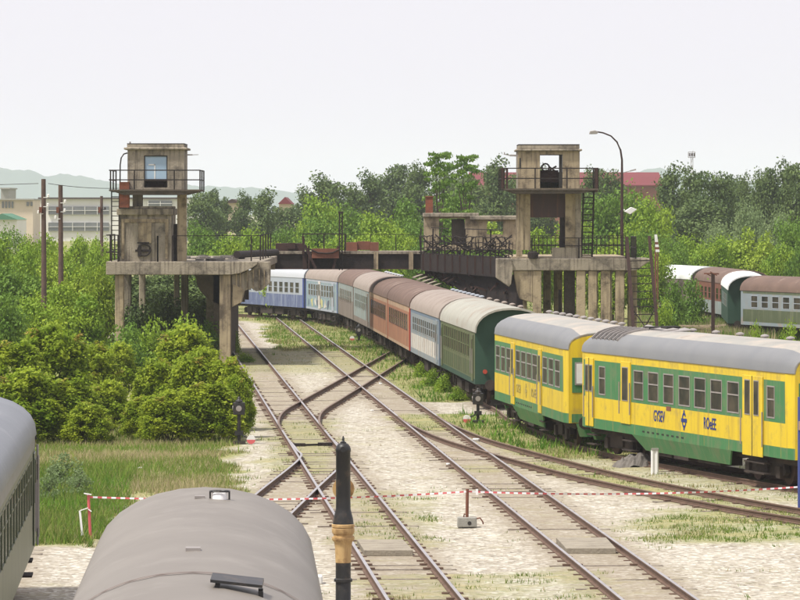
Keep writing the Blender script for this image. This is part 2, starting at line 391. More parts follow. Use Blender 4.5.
# ------------------------------------------------------------------ far buildings
def factory():
    D = 1050.
    r = empty('factory_building', (px(115, D), D, 0), 0, 'long white factory hall with two dark window strips beyond the left trees', 'building')
    m = WMB(r); m.ib(40, 186, 199, 262, D, 40); m.ib(24, 40.5, 206, 262, D+1, 30)
    m.prism([(px(24, D), pz(206, D)), (px(40, D), pz(199, D)), (px(40, D), pz(206.2, D))], 'y', D+.7, D+30)
    m.fin('wall', M['factory_white'])
    m = WMB(r); m.ib(38, 187, 197.4, 199, D-1, 42); m.fin('roof', M['steel_brown'])
    for y0, y1, xa, xb in ((206.5, 214.5, 48, 109), (222.5, 231, 48, 109), (201, 206, 148, 172)):
        q = WMB(r); q.ib(xa, xb, y0, y1, D-.6, .5); wn = q.fin('window', M['factory_window'])
        q = WMB(r)
        for x in np.arange(xa, xb+.1, 12.3): q.ib(x-.25, x+.25, y0, y1, D-.8, .3)
        q.ib(xa, xb, (y0+y1)/2-.2, (y0+y1)/2+.2, D-.82, .3); q.fin('frame', M['factory_white'], wn)
factory()
def small_far(name, label, cat, D, x0, x1, y0, yb, m1, roof=None, wins=(), dep=20):
    r = empty(name, (px((x0+x1)/2, D), D, 0), 0, label, cat)
    m = WMB(r); m.ib(x0, x1, y0, yb, D, dep); m.fin('wall', m1)
    if roof:
        m = WMB(r)
        if roof[0] == 'flat': m.ib(x0-.8, x1+.8, y0-1.3, y0, D-1, dep+2)
        else:
            xm = (x0+x1)/2; m.prism([(px(x0-1, D), pz(y0, D)), (px(x1+1, D), pz(y0, D)), (px(xm, D), pz(y0-roof[2], D))], 'y', D-1, D+dep)
        m.fin('roof', roof[1])
    for (a, b, c, d) in wins:
        m = WMB(r); m.ib(a, b, c, d, D-.3, .25); m.fin('window', M['factory_window'])
small_far('office_block', 'beige block with tall narrow windows at the far left edge', 'building', 980, -14, 33, 200, 262, M['factory_beige'],
          ('flat', M['concrete_block']), [(2+i*3.2, 3.8+i*3.2, 201.5, 208) for i in range(4)]+[(26.5, 29, 202, 206), (32-1.5, 32.5, 202, 206)])
small_far('silo_tower', 'small grey tower rising behind the beige block at the far left', 'tower', 1100, 1, 9, 189, 262, M['concrete_block'], ('flat', M['concrete_block']))
small_far('green_shed', 'low shed with green pitched roof in front of the beige block', 'shed', 800, -12, 17, 219.5, 262, M['factory_white'], ('gable', mat('green_sheet', (.06,.2,.11), None, .3, .4, .7), 6))
small_far('red_roofed_hall', 'long far hall with a dull red roof behind the right tower', 'building', 900, 472, 662, 186, 262, M['brick'],
          None)
rr = [o for o in COL.objects if o.name.startswith('red_roofed_hall')][0]
m = WMB(rr); D = 900.
m.prism([(D-1, pz(186, D)), (D-1, pz(185, D)), (D+18, pz(171.5, D)), (D+19, pz(186, D))], 'x', px(470, D), px(664, D)); m.fin('roof', M['red_roof'])
small_far('brick_house', 'small brown house among dark trees right of the left tower', 'building', 700, 224, 240, 203, 262, M['factory_beige'], ('gable', M['steel_brown'], 4))
small_far('pink_roofed_house', 'tiny house with a pale red roof between dark far trees', 'building', 760, 279, 291, 204, 262, M['factory_beige'], ('gable', M['red_roof'], 7))
small_far('yellow_hut', 'low ochre hut with dark arched roof just behind the coaches under the bridge', 'hut', 330, 361, 384, 273, 300, M['concrete_pale'], ('gable', M['steel_dark'], 6), dep=5)

# ------------------------------------------------------------------ haze
def haze():
    m = MB(); m.box(-2600, 2600, -12, 8800, -1.5, 110); o = m.build('haze', [], None)
    hm = bpy.data.materials.new('haze_air'); hm.use_nodes = True; n = hm.node_tree.nodes; l = hm.node_tree.links
    n.remove(n['Principled BSDF']); v = n.new('ShaderNodeVolumePrincipled'); v.inputs['Color'].default_value = (.86, .93, 1, 1)
    v.inputs['Density'].default_value = .00011; v.inputs['Anisotropy'].default_value = 0.0
    l.new(v.outputs[0], n['Material Output'].inputs['Volume'])
    o.data.materials.clear(); o.data.materials.append(hm); tag(o, 'pale humid haze lying over the yard and hills', None, None, 'stuff')
haze()

# ------------------------------------------------------------------ railway tracks
def railway(pts, label, top='rail_top', dz=0.0, spacing=1.15, near=75, slp=True, d0=None, d1=None):
    root = empty('railway_track', (pts[len(pts)//2][0], pts[len(pts)//2][1], 0), 0, label, 'railway track', 'railway tracks across the yard')
    T = np.gradient(pts, axis=0); T /= np.linalg.norm(T, axis=1)[:, None]; N = np.stack([-T[:, 1], T[:, 0]], 1)
    prof = [(-.07, .012), (.07, .012), (.07, .03), (.015, .045), (.015, .12), (.037, .135), (.037, .168), (-.037, .168), (-.037, .135), (-.015, .12), (-.015, .045), (-.07, .03)]
    for sgn in (-1, 1):
        m = WMB(root); C_ = pts+N*sgn*.755; vs_ = []; fs = []; mi = []
        k = len(prof)
        for i, c in enumerate(C_):
            for a, z in prof: vs_.append((c[0]+N[i][0]*a, c[1]+N[i][1]*a, z+dz))
        m.add(vs_, [], 0)
        for i in range(len(C_)-1):
            for j in range(k):
                j2 = (j+1) % k; m.f.append((i*k+j, i*k+j2, (i+1)*k+j2, (i+1)*k+j)); m.m.append(1 if j == 6 else 0)
        m.f.append(tuple(range(k))); m.m.append(0); m.f.append(tuple((len(C_)-1)*k+j for j in range(k))); m.m.append(0)
        m.fin('rail', [M['rail'], M[top]])
    if not slp: return root
    seg = np.linalg.norm(np.diff(pts, axis=0), axis=1); cum = np.concatenate([[0], np.cumsum(seg)])
    rs = random.Random(int(abs(pts[0][0]*100)))
    sm = MB(); sm.box(-1.28, 1.28, -.13, .13, -.1, .006); proto = None
    [sm.box(c_-.085, c_+.085, -.07, .07, .006, .05, 1) for c_ in (-.9, -.62, .62, .9)]
    q = []
    for t in np.arange(.5, cum[-1]-.3, spacing):
        t += rs.uniform(-.13, .13)
        x = np.interp(t, cum, pts[:, 0]); y = np.interp(t, cum, pts[:, 1]); tx = np.interp(t, cum, T[:, 0]); ty = np.interp(t, cum, T[:, 1])
        if d0 and y < d0 or d1 and y > d1: continue
        q.append((y+0, x, math.atan2(ty, tx)-math.pi/2))
    q.sort(); rest = MB()
    for n_, (y, x, a) in enumerate(q):
        j = a+rs.uniform(-.03, .03); zz = rs.uniform(-.042, .012)+dz*.8
        if n_ < 100:
            if proto is None: o = proto = sm.build('sleeper', [M['sleeper'], M['rail']], root)
            else: o = proto.copy(); COL.objects.link(o); o.parent = root
            o.location = Vector((x, y, zz))-root.location; o.rotation_euler = (0, 0, j)
        else:
            c, s_ = math.cos(j), math.sin(j)
            rest.add([(v[0]*c-v[1]*s_+x-root.location.x, v[0]*s_+v[1]*c+y-root.location.y, v[2]+zz) for v in sm.v], sm.f[:6], 0)
    if rest.v:
        o = rest.build('sleepers', M['sleeper'], root); o['kind'] = 'stuff'
    return root
railway(A_pts, 'straight polished track running up the yard just right of the black water crane', d0=76, d1=300)
railway(B_pts, 'straight track with grey timber crossing, running up the middle right of the yard', d0=76, d1=300, dz=.001)
railway(C_pts, 'track carrying the long line of coaches and the yellow green railcars', 'rail_top_dull', d1=270)
railway(D_pts, 'slanting connecting track that crosses the middle track and runs under the orange coaches', 'rail_top_dull', .005, d0=156)
railway(E_pts, 'branch track curving left off the water crane track under the near grey roof', 'rail_top', .005, d1=128, d0=76)
railway(F_pts, 'overgrown dull track curving off to the right in front of the yellow railcar', 'rail_top_dull', .005, d1=134)
railway(H_pts, 'short track under the cream and grey coach at the left edge', 'rail_top_dull', .0, d0=70)
railway(R_pts, 'weedy track under the old coaches at the far right edge', 'rail_top_dull', .0)

def crossing(x0, x1, x0b, x1b, y0, y1, label):
    # boards laid level between the rails
    Da, Db = gD(y0), gD(y1)
    r = empty('timber_crossing', (px((x0+x1b)/2, (Da+Db)/2), (Da+Db)/2, 0), 0, label, 'timber crossing', 'timber crossings between the rails')
    n = 5
    for i in range(n):
        m = WMB(r); a = i/n; b = (i+.93)/n
        def pt(t, k):
            D_ = Db+(Da-Db)*t; return (px((x0b+(x0-x0b)*t) if k == 0 else (x1b+(x1-x1b)*t), D_), D_)
        p = [pt(a, 0), pt(a, 1), pt(b, 1), pt(b, 0)]
        m.prism(p, 'z', .012, .15+.004*(i % 2)); m.fin('board', M['wood_grey'], bevel=.01)
crossing(357, 403, 364, 413, 545.5, 556.5, 'grey timber crossing between the rails beside the black water crane')
crossing(556, 606, 566, 616, 543.5, 554.5, 'grey timber crossing between the rails of the middle right track')

# ------------------------------------------------------------------ rolling stock
def hw_profile(n=14, k=2.2):
    out = []
    for i in range(n+1):
        a = math.pi*i/n; c, s_ = math.cos(a), math.sin(a)
        out.append((math.copysign(abs(c)**(2/k), c), abs(s_)**(2/k)))
    return out
def vehicle(name, label, cat, group, Fp, Np, visible=-1, wd=2.9, z0=1.05, ze=3.15, zt=4.08, roofm='roof_grey', bands=None, bandm=None, wins=(), doors=(), nose=0,
            winm='glass', framem='alu', split=.5, endm=None, over=.0, roofk=2.2, vents=0, bogies=True, ribs=0, band_fn=None, skirt=False, endwin=None, gang=True, shoulder=None, ventm='alu'):
    Fp = Vector((*Fp, 0)); Np = Vector((*Np, 0)); u = (Np-Fp); L = u.length; u.normalize(); side = Vector((-u.y, u.x, 0))
    # visible=-1: the line given is the y=-w/2 side
    cen = Fp+side*(wd/2)*(-visible)
    root = empty(name, cen, math.atan2(u.y, u.x), label, cat, group)
    root['L'] = L
    def tap(x):
        if not nose: return 0
        e = min(x, L-x); return .10*max(0, 1-e/.5) if e < .5 else 0
    def tx(xi):
        lo, hi = -1., L+1.
        for _ in range(40):
            mid = (lo+hi)/2; p = Fp+u*mid
            if 400+p.x*F/p.y < xi: lo = mid
            else: hi = mid
        return lo
    W_ = [(tx(a) if ab else a, tx(b) if ab else b, c, d) for (a, b, c, d, ab) in wins]
    Dd = [(tx(a) if ab else a, tx(b) if ab else b, c, d, kind) for (a, b, c, d, ab, kind) in doors]
    bandm = bandm or [('x', .0)]
    # body walls
    mats_ = [M[b] for b in bands]
    zs = sorted(set([z0, ze]+[z for z in band_fn(None) if z0 < z < ze]+[h[2] for h in W_]+[h[3] for h in W_])) if band_fn else sorted(set([z0, ze]+[h[2] for h in W_]+[h[3] for h in W_]))
    mb = MB()
    for sg in (-1, 1):
        holes = W_ if sg == visible else []
        xs = sorted(set([0, L, .5, 1, L-.5, L-1]+[h[0] for h in holes]+[h[1] for h in holes]+([c for c in band_fn('x', L)] if band_fn else [])))
        for i in range(len(xs)-1):
            for j in range(len(zs)-1):
                xa, xb, za, zb = xs[i], xs[i+1], zs[j], zs[j+1]
                if xb-xa < 1e-4: continue
                xm, zm = (xa+xb)/2, (za+zb)/2
                if any(h[0] < xm < h[1] and h[2] < zm < h[3] for h in holes): continue
                mi = band_fn('c', L, xm, zm) if band_fn else 0
                ya, yb = sg*(wd/2-tap(xa)), sg*(wd/2-tap(xb))
                mb.add([(xa, ya, za), (xb, yb, za), (xb, yb, zb), (xa, ya, zb)], [(0, 1, 2, 3)], mi)
        for h in holes:
            a, b, c, d = h; yo = sg*(wd/2-tap((a+b)/2)); yi = yo-sg*.035
            mb.add([(a,yo,c),(b,yo,c),(b,yo,d),(a,yo,d),(a,yi,c),(b,yi,c),(b,yi,d),(a,yi,d)], [(0,1,5,4),(1,2,6,5),(2,3,7,6),(3,0,4,7)], band_fn('c', L, (a+b)/2, (c+d)/2) if band_fn else 0)
    # ends + floor
    prof = hw_profile(k=roofk)
    ei = len(mats_); mats_.append(M[endm] if endm else mats_[0])
    for xe in (0, L):
        hw = wd/2-tap(xe); zt_e = zt-(.22 if nose else 0)
        poly = [(hw, z0)]+[(hw*a, ze+(zt_e-ze)*b) for a, b in prof]+[(-hw, z0)]
        mb.add([(xe, p[0], p[1]) for p in poly], [tuple(range(len(poly)))], ei)
    mb.add([(0, -wd/2+.1*bool(nose), z0), (L, -wd/2+.1*bool(nose), z0), (L, wd/2-.1*bool(nose), z0), (0, wd/2-.1*bool(nose), z0)], [(0, 1, 2, 3)], 0)
    body = mb.build('body', mats_, root)
    # roof
    rb = MB(); st = [-over, 0, .3, .6, 1.0, 1.6]+list(np.linspace(2.2, L-2.2, 9))+[L-1.6, L-1.0, L-.6, L-.3, L, L+over] if nose or True else []
    if not over: st = st[1:-1]
    n = len(prof); vs_ = []
    for x in st:
        e = max(0, min(x, L-x)); hw = wd/2-tap(min(max(x, 0), L))+.03; drop = (.22*max(0, 1-e/1.6)**2 if nose else 0)
        for a, b in prof: vs_.append((x, hw*a, ze+(zt-drop-ze)*b+.02))
        for a, b in reversed(prof): vs_.append((x, (hw-.05)*a, ze+(zt-drop-ze-.05)*b-.01))
    k = 2*n; fs = []
    b0 = len(rb.v); rb.v += vs_
    for i in range(len(st)-1):
        for j in range(k):
            j2 = (j+1) % k; rb.f.append((i*k+j, i*k+j2, (i+1)*k+j2, (i+1)*k+j))
            jj = j if j < n else 99
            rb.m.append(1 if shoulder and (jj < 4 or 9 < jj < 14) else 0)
    for i in (0, len(st)-1):
        for j in range(n-1): rb.f.append((i*k+j, i*k+j+1, i*k+k-2-j, i*k+k-1-j)); rb.m.append(0)
    for i in range(ribs):
        x = L*(i+.5)/ribs
        for j in range(n-1):
            a, b = prof[j], prof[j+1]
            y0_, y1_ = (wd/2+.03)*a[0], (wd/2+.03)*b[0]; za, zb = ze+(zt-ze)*a[1]+.02, ze+(zt-ze)*b[1]+.02
            rb.add([(x-.02, y0_, za+.012), (x+.02, y0_, za+.012), (x+.02, y1_, zb+.012), (x-.02, y1_, zb+.012)], [(0, 1, 2, 3)], 0)
    roof = rb.build('roof', [M[roofm], M[shoulder or roofm]], root, smooth=True)
    for i in range(vents):
        x = L*(i+.5)/vents; v_ = MB(); off = .55 if visible < 0 else -.55
        zb = ze+(zt-ze)*(1-(abs(off)/(wd/2))**roofk)**(1/roofk)
        v_.lathe([(.06, -.08), (.06, .05), (.13, .06), (.13, .1), (.07, .13), (.02, .14)], (x, off, zb), 10); v_.build('roof_vent', M[ventm], roof, smooth=True)
    # windows
    for (a, b, c, d) in W_:
        sg = visible; yo = sg*(wd/2-tap((a+b)/2)+.012); yi = sg*(wd/2-tap((a+b)/2)-.028)
        t = .038; f_ = MB(); ylo, yhi = min(yo, yi), max(yo, yi)
        f_.box(a, b, ylo, yhi, c, c+t); f_.box(a, b, ylo, yhi, d-t, d); f_.box(a, a+t, ylo, yhi, c+t, d-t); f_.box(b-t, b, ylo, yhi, c+t, d-t)
        if split: zc = d-(d-c)*split; f_.box(a+t, b-t, ylo, yhi-.01 if sg > 0 else yhi, zc-t/2, zc+t/2)
        w_ = f_.build('window', M[framem], root)
        g_ = MB(); g_.box(a+t, b-t, min(yi, yi+sg*.02), max(yi, yi+sg*.02), c+t, d-t); g_.build('pane', M[winm], w_)
    for (a, b, c, d, kind) in Dd:
        sg = visible; yo = sg*(wd/2-tap((a+b)/2)); g_ = MB()
        lo, hi = sorted((yo+sg*.004, yo+sg*.035)); g_.box(a, b, lo, hi, c, d)
        dm = kind[0]; dr = g_.build('door', M[dm], root, bevel=.01)
        for (wa, wb, wc, wd_) in kind[1]:
            wa, wb = (tx(wa), tx(wb)) if kind[2] else (a+wa*(b-a), a+wb*(b-a))
            q = MB(); lo2, hi2 = sorted((yo+sg*.036, yo+sg*.05)); q.box(wa-.03, wb+.03, lo2, hi2, wc-.03, wd_+.03, 0)
            lo3, hi3 = sorted((yo+sg*.051, yo+sg*.056)); q.box(wa, wb, lo3, hi3, wc, wd_, 1); q.build('window', [M[framem], M[winm]], dr)
        q = MB(); lo2, hi2 = sorted((yo+sg*.05, yo+sg*.08))
        q.box(a-.07, a-.04, lo2, hi2, c+.3, c+1.3); q.box(b+.04, b+.07, lo2, hi2, c+.3, c+1.3); q.build('handrail', M['alu'], dr)
        if len(kind) > 3:
            q = MB(); lo2, hi2 = sorted((yo+sg*.036, yo+sg*.045)); q.box((a+b)/2-.015, (a+b)/2+.015, lo2, hi2, c, d); q.build('seam', M['louvre'], dr)
        if z0 < 1.2:
            q = MB(); lo2, hi2 = sorted((yo-sg*.25, yo-sg*.02)); q.box(a, b, lo2, hi2, .45, .49); q.box(a, b, lo2, hi2, .75, .79); q.build('step', M['under'], dr)
    # underframe
    uf = MB(); uf.box(.15, L-.15, -1.1, 1.1, z0-.2, z0-.01); 
    for bx_, ln, yy in ((.36, 1.6, -.9), (.46, 1.3, -.95), (.56, 1.9, -.85), (.42, 1.2, .9), (.55, 1.5, .9)):
        uf.box(L*bx_, L*bx_+ln, yy-.35, yy+.35, .45, z0-.2)
    uf.build('underframe', M['under'], root)
    if bogies:
        for bc in (3.1, L-3.1):
            bo = MB()
            for sg in (-1, 1):
                bo.prism([(bc-1.65, .55), (bc-1.35, .42), (bc+1.35, .42), (bc+1.65, .55), (bc+1.5, .78), (bc+.5, .85), (bc-.5, .85), (bc-1.5, .78)], 'y', sg*1.0-.07, sg*1.0+.07)
                bo.box(bc-.35, bc+.35, sg*1.0-.14, sg*1.0+.14, .5, .84)
                for ax in (-1.25, 1.25): bo.box(bc+ax-.16, bc+ax+.16, sg*1.0-.16, sg*1.0+.16, .38, .72)
            bo.box(bc-.3, bc+.3, -1, 1, .55, .8); b_ = bo.build('bogie', M['under'], root)
            for ax in (-1.25, 1.25):
                wh = MB()
                for sg in (-1, 1):
                    wh.tube([(bc+ax, sg*.70, .63), (bc+ax, sg*.83, .63)], .46, 18)
                wh.tube([(bc+ax, -.8, .63), (bc+ax, .8, .63)], .08, 8); wh.build('wheelset', M['wheel'], b_)
    for xe, sgx in ((0, -1), (L, 1)):
        for yy in (-.87, .87):
            q = MB(); q.tube([(xe, yy, 1.03), (xe+sgx*.42, yy, 1.03)], .09, 10); q.tube([(xe+sgx*.42, yy, 1.03), (xe+sgx*.48, yy, 1.03)], .22, 14); q.build('buffer', M['under'], root)
        if gang:
            q = MB(); q.box(min(xe+sgx*.012, xe+sgx*.4), max(xe+sgx*.012, xe+sgx*.4), -.55, -.42, 1.15, 3.2); q.box(min(xe+sgx*.012, xe+sgx*.4), max(xe+sgx*.012, xe+sgx*.4), .42, .55, 1.15, 3.2)
            q.box(min(xe+sgx*.012, xe+sgx*.4), max(xe+sgx*.012, xe+sgx*.4), -.55, .55, 3.2, 3.33); q.box(min(xe+sgx*.012, xe+sgx*.06), max(xe+sgx*.012, xe+sgx*.06), -.42, .42, 1.15, 3.2); q.build('gangway', M['louvre'], root)
    return root, L, tx, body, roof

CM = {}
M['faded'] = mat('faded', (.42,.33,.08), (.3,.24,.08), 8, .5, .7)
def cmat(k, *a, **kw): M[k] = mat(k, *a, **kw)
cmat('coach_green', (.10,.125,.05), (.075,.095,.04), 1.0, .5, .55, streak=(.15,.14,.07), dirt=(.06,.06,.035), dscale=1.0, damt=.3)
cmat('coach_green_dark', (.02,.055,.035), (.03,.07,.045), 1.5, .5, .7)
cmat('roof_tan', (.37,.36,.31), (.29,.28,.24), .8, .5, .8, streak=None, dirt=(.26,.19,.14), dscale=.7, damt=.35)
cmat('coach_bluegrey', (.25,.29,.31), (.20,.24,.26), 1.0, .5, .7, streak=(.25,.22,.19), dirt=(.3,.24,.19), dscale=1.2, damt=.35)
cmat('coach_blue_trim', (.13,.175,.23), (.16,.2,.25), 1.0, .5, .7)
cmat('coach_white', (.62,.60,.55), (.50,.47,.42), 1.2, .5, .8, streak=(.35,.27,.2), dirt=(.33,.25,.2), dscale=1.4, damt=.35)
cmat('roof_taupe', (.31,.26,.225), (.25,.205,.175), .8, .5, .85, dirt=(.2,.15,.12), dscale=.8, damt=.3)
cmat('coach_orange', (.37,.185,.105), (.27,.125,.075), .9, .5, .85, streak=(.28,.13,.08), dirt=(.22,.12,.08), dscale=1.1, damt=.35)
cmat('coach_tan', (.45,.32,.21), (.33,.22,.15), 1.2, .5, .85)
cmat('coach_red', (.42,.06,.03), (.32,.05,.03), 1.2, .5, .8)
cmat('roof_brown', (.175,.115,.09), (.12,.08,.065), .9, .5, .9, dirt=(.28,.21,.17), dscale=.8, damt=.25)
cmat('coach_greyblue', (.27,.33,.33), (.2,.25,.24), 1.0, .5, .85, streak=(.2,.16,.12), dirt=(.22,.17,.13), dscale=1.2, damt=.4)
cmat('coach_brown', (.20,.165,.14), (.14,.11,.09), 1.0, .5, .9, streak=(.25,.22,.2))
cmat('coach_lightblue', (.25,.33,.35), (.17,.24,.27), 1.4, .4, .8, streak=(.33,.33,.28), dirt=(.18,.26,.32), dscale=2.0, damt=.4)
cmat('coach_blue', (.085,.11,.21), (.12,.145,.24), 1.2, .5, .7, streak=(.25,.28,.36), dirt=(.2,.23,.33), dscale=1.4, damt=.3)
cmat('coach_pale', (.36,.39,.43), (.30,.33,.37), 1.2, .5, .8)
cmat('coach_navy', (.05,.07,.25), (.06,.09,.28), 1.2, .5, .7)
cmat('roof_pale', (.42,.44,.46), (.44,.45,.48), .9, .5, .75)
cmat('roof_white', (.72,.73,.72), (.62,.62,.6), .9, .5, .75)
cmat('coach_cream', (.10,.12,.065), (.075,.095,.05), .8, .5, .4, streak=(.17,.18,.11), dirt=(.06,.065,.04), dscale=.7, damt=.25, spec=.5)
cmat('roof_slate', (.10,.11,.125), (.16,.17,.185), .8, .6, .35, .2, dirt=(.22,.225,.235), dscale=.7, damt=.25, spec=.5)
cmat('roof_near', (.225,.20,.17), (.15,.13,.108), .7, .8, .5, .05, dirt=(.24,.215,.185), dscale=.6, damt=.3, spec=.45)
cmat('graffiti_dark', (.06,.08,.12), (.12,.13,.16), 2, .5, .8)
cmat('graffiti_yellow', (.55,.5,.15), (.4,.4,.25), 2, .5, .8)

def bands2(levels, idx, ends=None):
    """levels ascending z boundaries; idx materials per layer; ends = (x distance, material) at both ends"""
    def fn(q, L=None, x=None, z=None):
        if q is None: return levels
        if q == 'x': return [ends[0], L-ends[0]] if ends else []
        if ends and (x < ends[0] or x > L-ends[0]): return ends[1]
        for i, zz in enumerate(levels):
            if z < zz: return idx[i]
        return idx[len(levels)]
    return fn
def spread(n, a, b, wdt, z0, z1):
    return [(a+(b-a)*(i+.5)/n-wdt/2, a+(b-a)*(i+.5)/n+wdt/2, z0, z1, False) for i in range(n)]
LINE = 'coaches coupled in the long line under the bridge'
def seg(i, gap=.6):
    a = Vector(SIDE[i]); b = Vector(SIDE[i+1]); d = (b-a).normalized(); return tuple(a+d*gap), tuple(b-d*gap)
# green coach (near end at SIDE[-1])
def plain(Ld, *a): return Ld
f_, n_ = seg(7, .5); Lg = (Vector(n_)-Vector(f_)).length
gc, L_, tx_, body_, roof_ = vehicle('passenger_coach', 'olive green coach with pale tan roof and dark end, next to the yellow railcars', 'coach', LINE, f_, n_, ze=3.1, z0=1.05,
    roofm='roof_tan', bands=['coach_green', 'coach_green_dark'], band_fn=bands2([1.25], [1, 0]), wins=spread(12, 1.6, Lg-2.6, .85, 2.02, 2.98), winm='glass_brown',
    framem='coach_green', doors=[(Lg-1.5, Lg-.7, 1.15, 3.0, False, ('coach_green', [(.25, .75, 2.1, 2.8)], False)), (.5, 1.2, 1.15, 3.0, False, ('coach_green', [(.25, .75, 2.1, 2.8)], False))],
    endm='coach_green_dark', over=.3, vents=5, ventm='roof_taupe')
q = MB()
for k in range(24): q.box(.4+k*(Lg-.8)/24, .42+k*(Lg-.8)/24, -1.462, -1.451, 1.3, 1.9)
q.build('seam', M['coach_green_dark'], gc)
for yy in (-1.05, 1.05):
    q = MB(); q.tube([(L_, yy, 1.55), (L_+.08, yy, 1.55)], .09, 10); q.build('tail_light', M['coach_red'], gc)
# white and blue coach
f_, n_ = seg(6); Lw = (Vector(n_)-Vector(f_)).length
wc, *_r = vehicle('passenger_coach', 'blue grey coach with dirty white lower panels, between the green and orange coaches', 'coach', LINE, f_, n_, ze=3.15,
    roofm='roof_taupe', bands=['coach_bluegrey', 'coach_white', 'coach_blue_trim'], band_fn=bands2([1.3, 2.0, 3.0], [0, 1, 0, 2], (.45, 2)), wins=spread(11, 1.4, Lw-2.4, .95, 2.15, 2.85),
    winm='glass_brown', framem='coach_bluegrey', doors=[(Lw-1.7, Lw-.8, 1.15, 3.05, False, ('coach_bluegrey', [(.2, .8, 2.1, 2.85)], False))], endm='coach_blue_trim', over=.12, vents=8, ventm='coach_pale')
q = MB()
for k in range(12): q.box(1.2+k*1.35, 1.24+k*1.35, -1.462, -1.451, 1.32, 1.98)
q.build('seam', M['coach_bluegrey'], wc)
# two orange coaches
for i, lab in ((5, 'nearer orange coach with red end post, next to the blue grey and white coach'), (4, 'farther orange coach with dark brown roof, behind the other orange coach')):
    f_, n_ = seg(i, .3); Lo = (Vector(n_)-Vector(f_)).length
    vehicle('passenger_coach', lab, 'coach', LINE, f_, n_, ze=3.2, roofm='roof_brown', bands=['coach_orange', 'coach_tan', 'coach_red'],
        band_fn=bands2([1.2, 2.95], [1, 0, 1], (.3, 2 if i == 5 else 1)), wins=spread(10, 1.2, Lo-1.4, 1.15, 2.0, 2.8), winm='glass', framem='sheet_brown',
        endm='coach_red' if i == 5 else 'coach_orange', over=.1, vents=0)
f_, n_ = seg(3, .3); Lo = (Vector(n_)-Vector(f_)).length
vehicle('passenger_coach', 'dirty grey blue coach with flaking pale roof, behind the farther orange coach', 'coach', LINE, f_, n_, ze=3.15, roofm='roof_taupe', bands=['coach_greyblue', 'coach_brown'],
    band_fn=bands2([1.4], [1, 0], (.3, 1)), wins=spread(8, 1.6, Lo-2.4, 1.1, 1.95, 2.85), winm='glass_brown', framem='coach_greyblue',
    doors=[(Lo-1.9, Lo-1.0, 1.15, 3.05, False, ('coach_brown', [(.2, .8, 2.1, 2.85)], False))], over=.1, vents=7, ventm='roof_pale')
f_, n_ = seg(2, .3); Lo = (Vector(n_)-Vector(f_)).length
vehicle('passenger_coach', 'drab brown grey coach with brown roof, next to the light blue graffiti coach', 'coach', LINE, f_, n_, ze=3.15, roofm='roof_brown', bands=['coach_brown', 'coach_greyblue'],
    band_fn=bands2([1.3, 2.2], [0, 0, 1], (.3, 0)), wins=spread(7, 1.2, Lo-1.4, 1.1, 2.0, 2.8), winm='glass_brown', framem='coach_brown', over=.1)
f_, n_ = seg(1, .4); Lo = (Vector(n_)-Vector(f_)).length
lb, *_r = vehicle('passenger_coach', 'light blue coach with graffiti patches and a brownish roof under the bridge', 'coach', LINE, f_, n_, ze=3.15, roofm='roof_taupe', bands=['coach_lightblue', 'coach_pale', 'coach_navy'],
    band_fn=bands2([1.2, 1.95, 3.0], [1, 0, 0, 1], (.25, 2)), wins=spread(9, 1.2, Lo-2.6, .95, 2.0, 2.85), winm='glass_brown', framem='coach_pale',
    doors=[(Lo-2.4, Lo-1.5, 1.15, 3.05, False, ('coach_pale', [(.2, .8, 2.1, 2.85)], False)), (Lo*.42, Lo*.42+1.0, 1.15, 3.05, False, ('coach_white', [(.2, .8, 2.1, 2.85)], False))], over=.1)
rs = random.Random(4)
for k in range(7):
    x = 1.5+k*(Lo-4)/7; q = MB(); pts = [(x+rs.uniform(-.5, .5)+.5*math.cos(a), 1.55+.3*math.sin(a)+rs.uniform(-.1, .1)) for a in np.linspace(0, 6.28, 8)[:-1]]
    q.prism(pts, 'y', -1.457-.001*k, -1.452); q.build('graffiti', M[['graffiti_dark', 'graffiti_yellow', 'coach_white'][k % 3]], lb)
f_, n_ = seg(0, .3); Lo = (Vector(n_)-Vector(f_)).length
f_ = tuple(Vector(f_)-(Vector(n_)-Vector(f_))*.35); Lo *= 1.35
vehicle('passenger_coach', 'blue coach with pale window band and grey roof, farthest in the line', 'coach', LINE, f_, n_, ze=3.15, roofm='roof_pale', bands=['coach_blue', 'coach_pale', 'coach_navy'],
    band_fn=bands2([1.95, 2.9], [0, 1, 1], (.25, 2)), wins=spread(12, .8, Lo-.8, .85, 2.05, 2.85), winm='glass_brown', framem='coach_pale', over=.1, endm='coach_blue')

# ---- the two yellow and green railcars
def rail_bands(yel, grn, segs):
    # segs: list of (xa, xb) green upper bands in local x
    def fn(q, L=None, x=None, z=None):
        if q is None: return [1.32, 2.0, 3.18]
        if q == 'x': return sorted(set([a for s_ in segs for a in s_]))
        if z < 1.32: return 1
        if 2.0 < z < 3.18 and any(a < x < b for a, b in segs): return 1
        return 0
    return fn
def txl(Fp, Np):
    Fv = Vector(Fp); Nv = Vector(Np); u = (Nv-Fv).normalized(); L = (Nv-Fv).length
    def t(xi):
        lo, hi = -1., L+1.
        for _ in range(40):
            mid = (lo+hi)/2; p = Fv+u*mid
            if 400+p.x*F/p.y < xi: lo = mid
            else: hi = mid
        return min(max(lo, 0), L)
    return t
FB, NB = (5.82, 133.0), (10.95, 114.6)
T = txl(FB, NB); c7 = lambda v: 560+.3*v
segsB = [(.35, T(c7(86))), (T(c7(115)), T(c7(203))), (T(c7(237)), T(c7(609))), (T(c7(679)), T(c7(750)))]
winsB = [(c7(a), c7(b), 2.1, 3.02, True) for a, b in ((130,151),(246,278),(294,328),(345,379),(396,433),(448,486),(502,540),(558,597),(690,716))]
YG = 'yellow and green railcars'
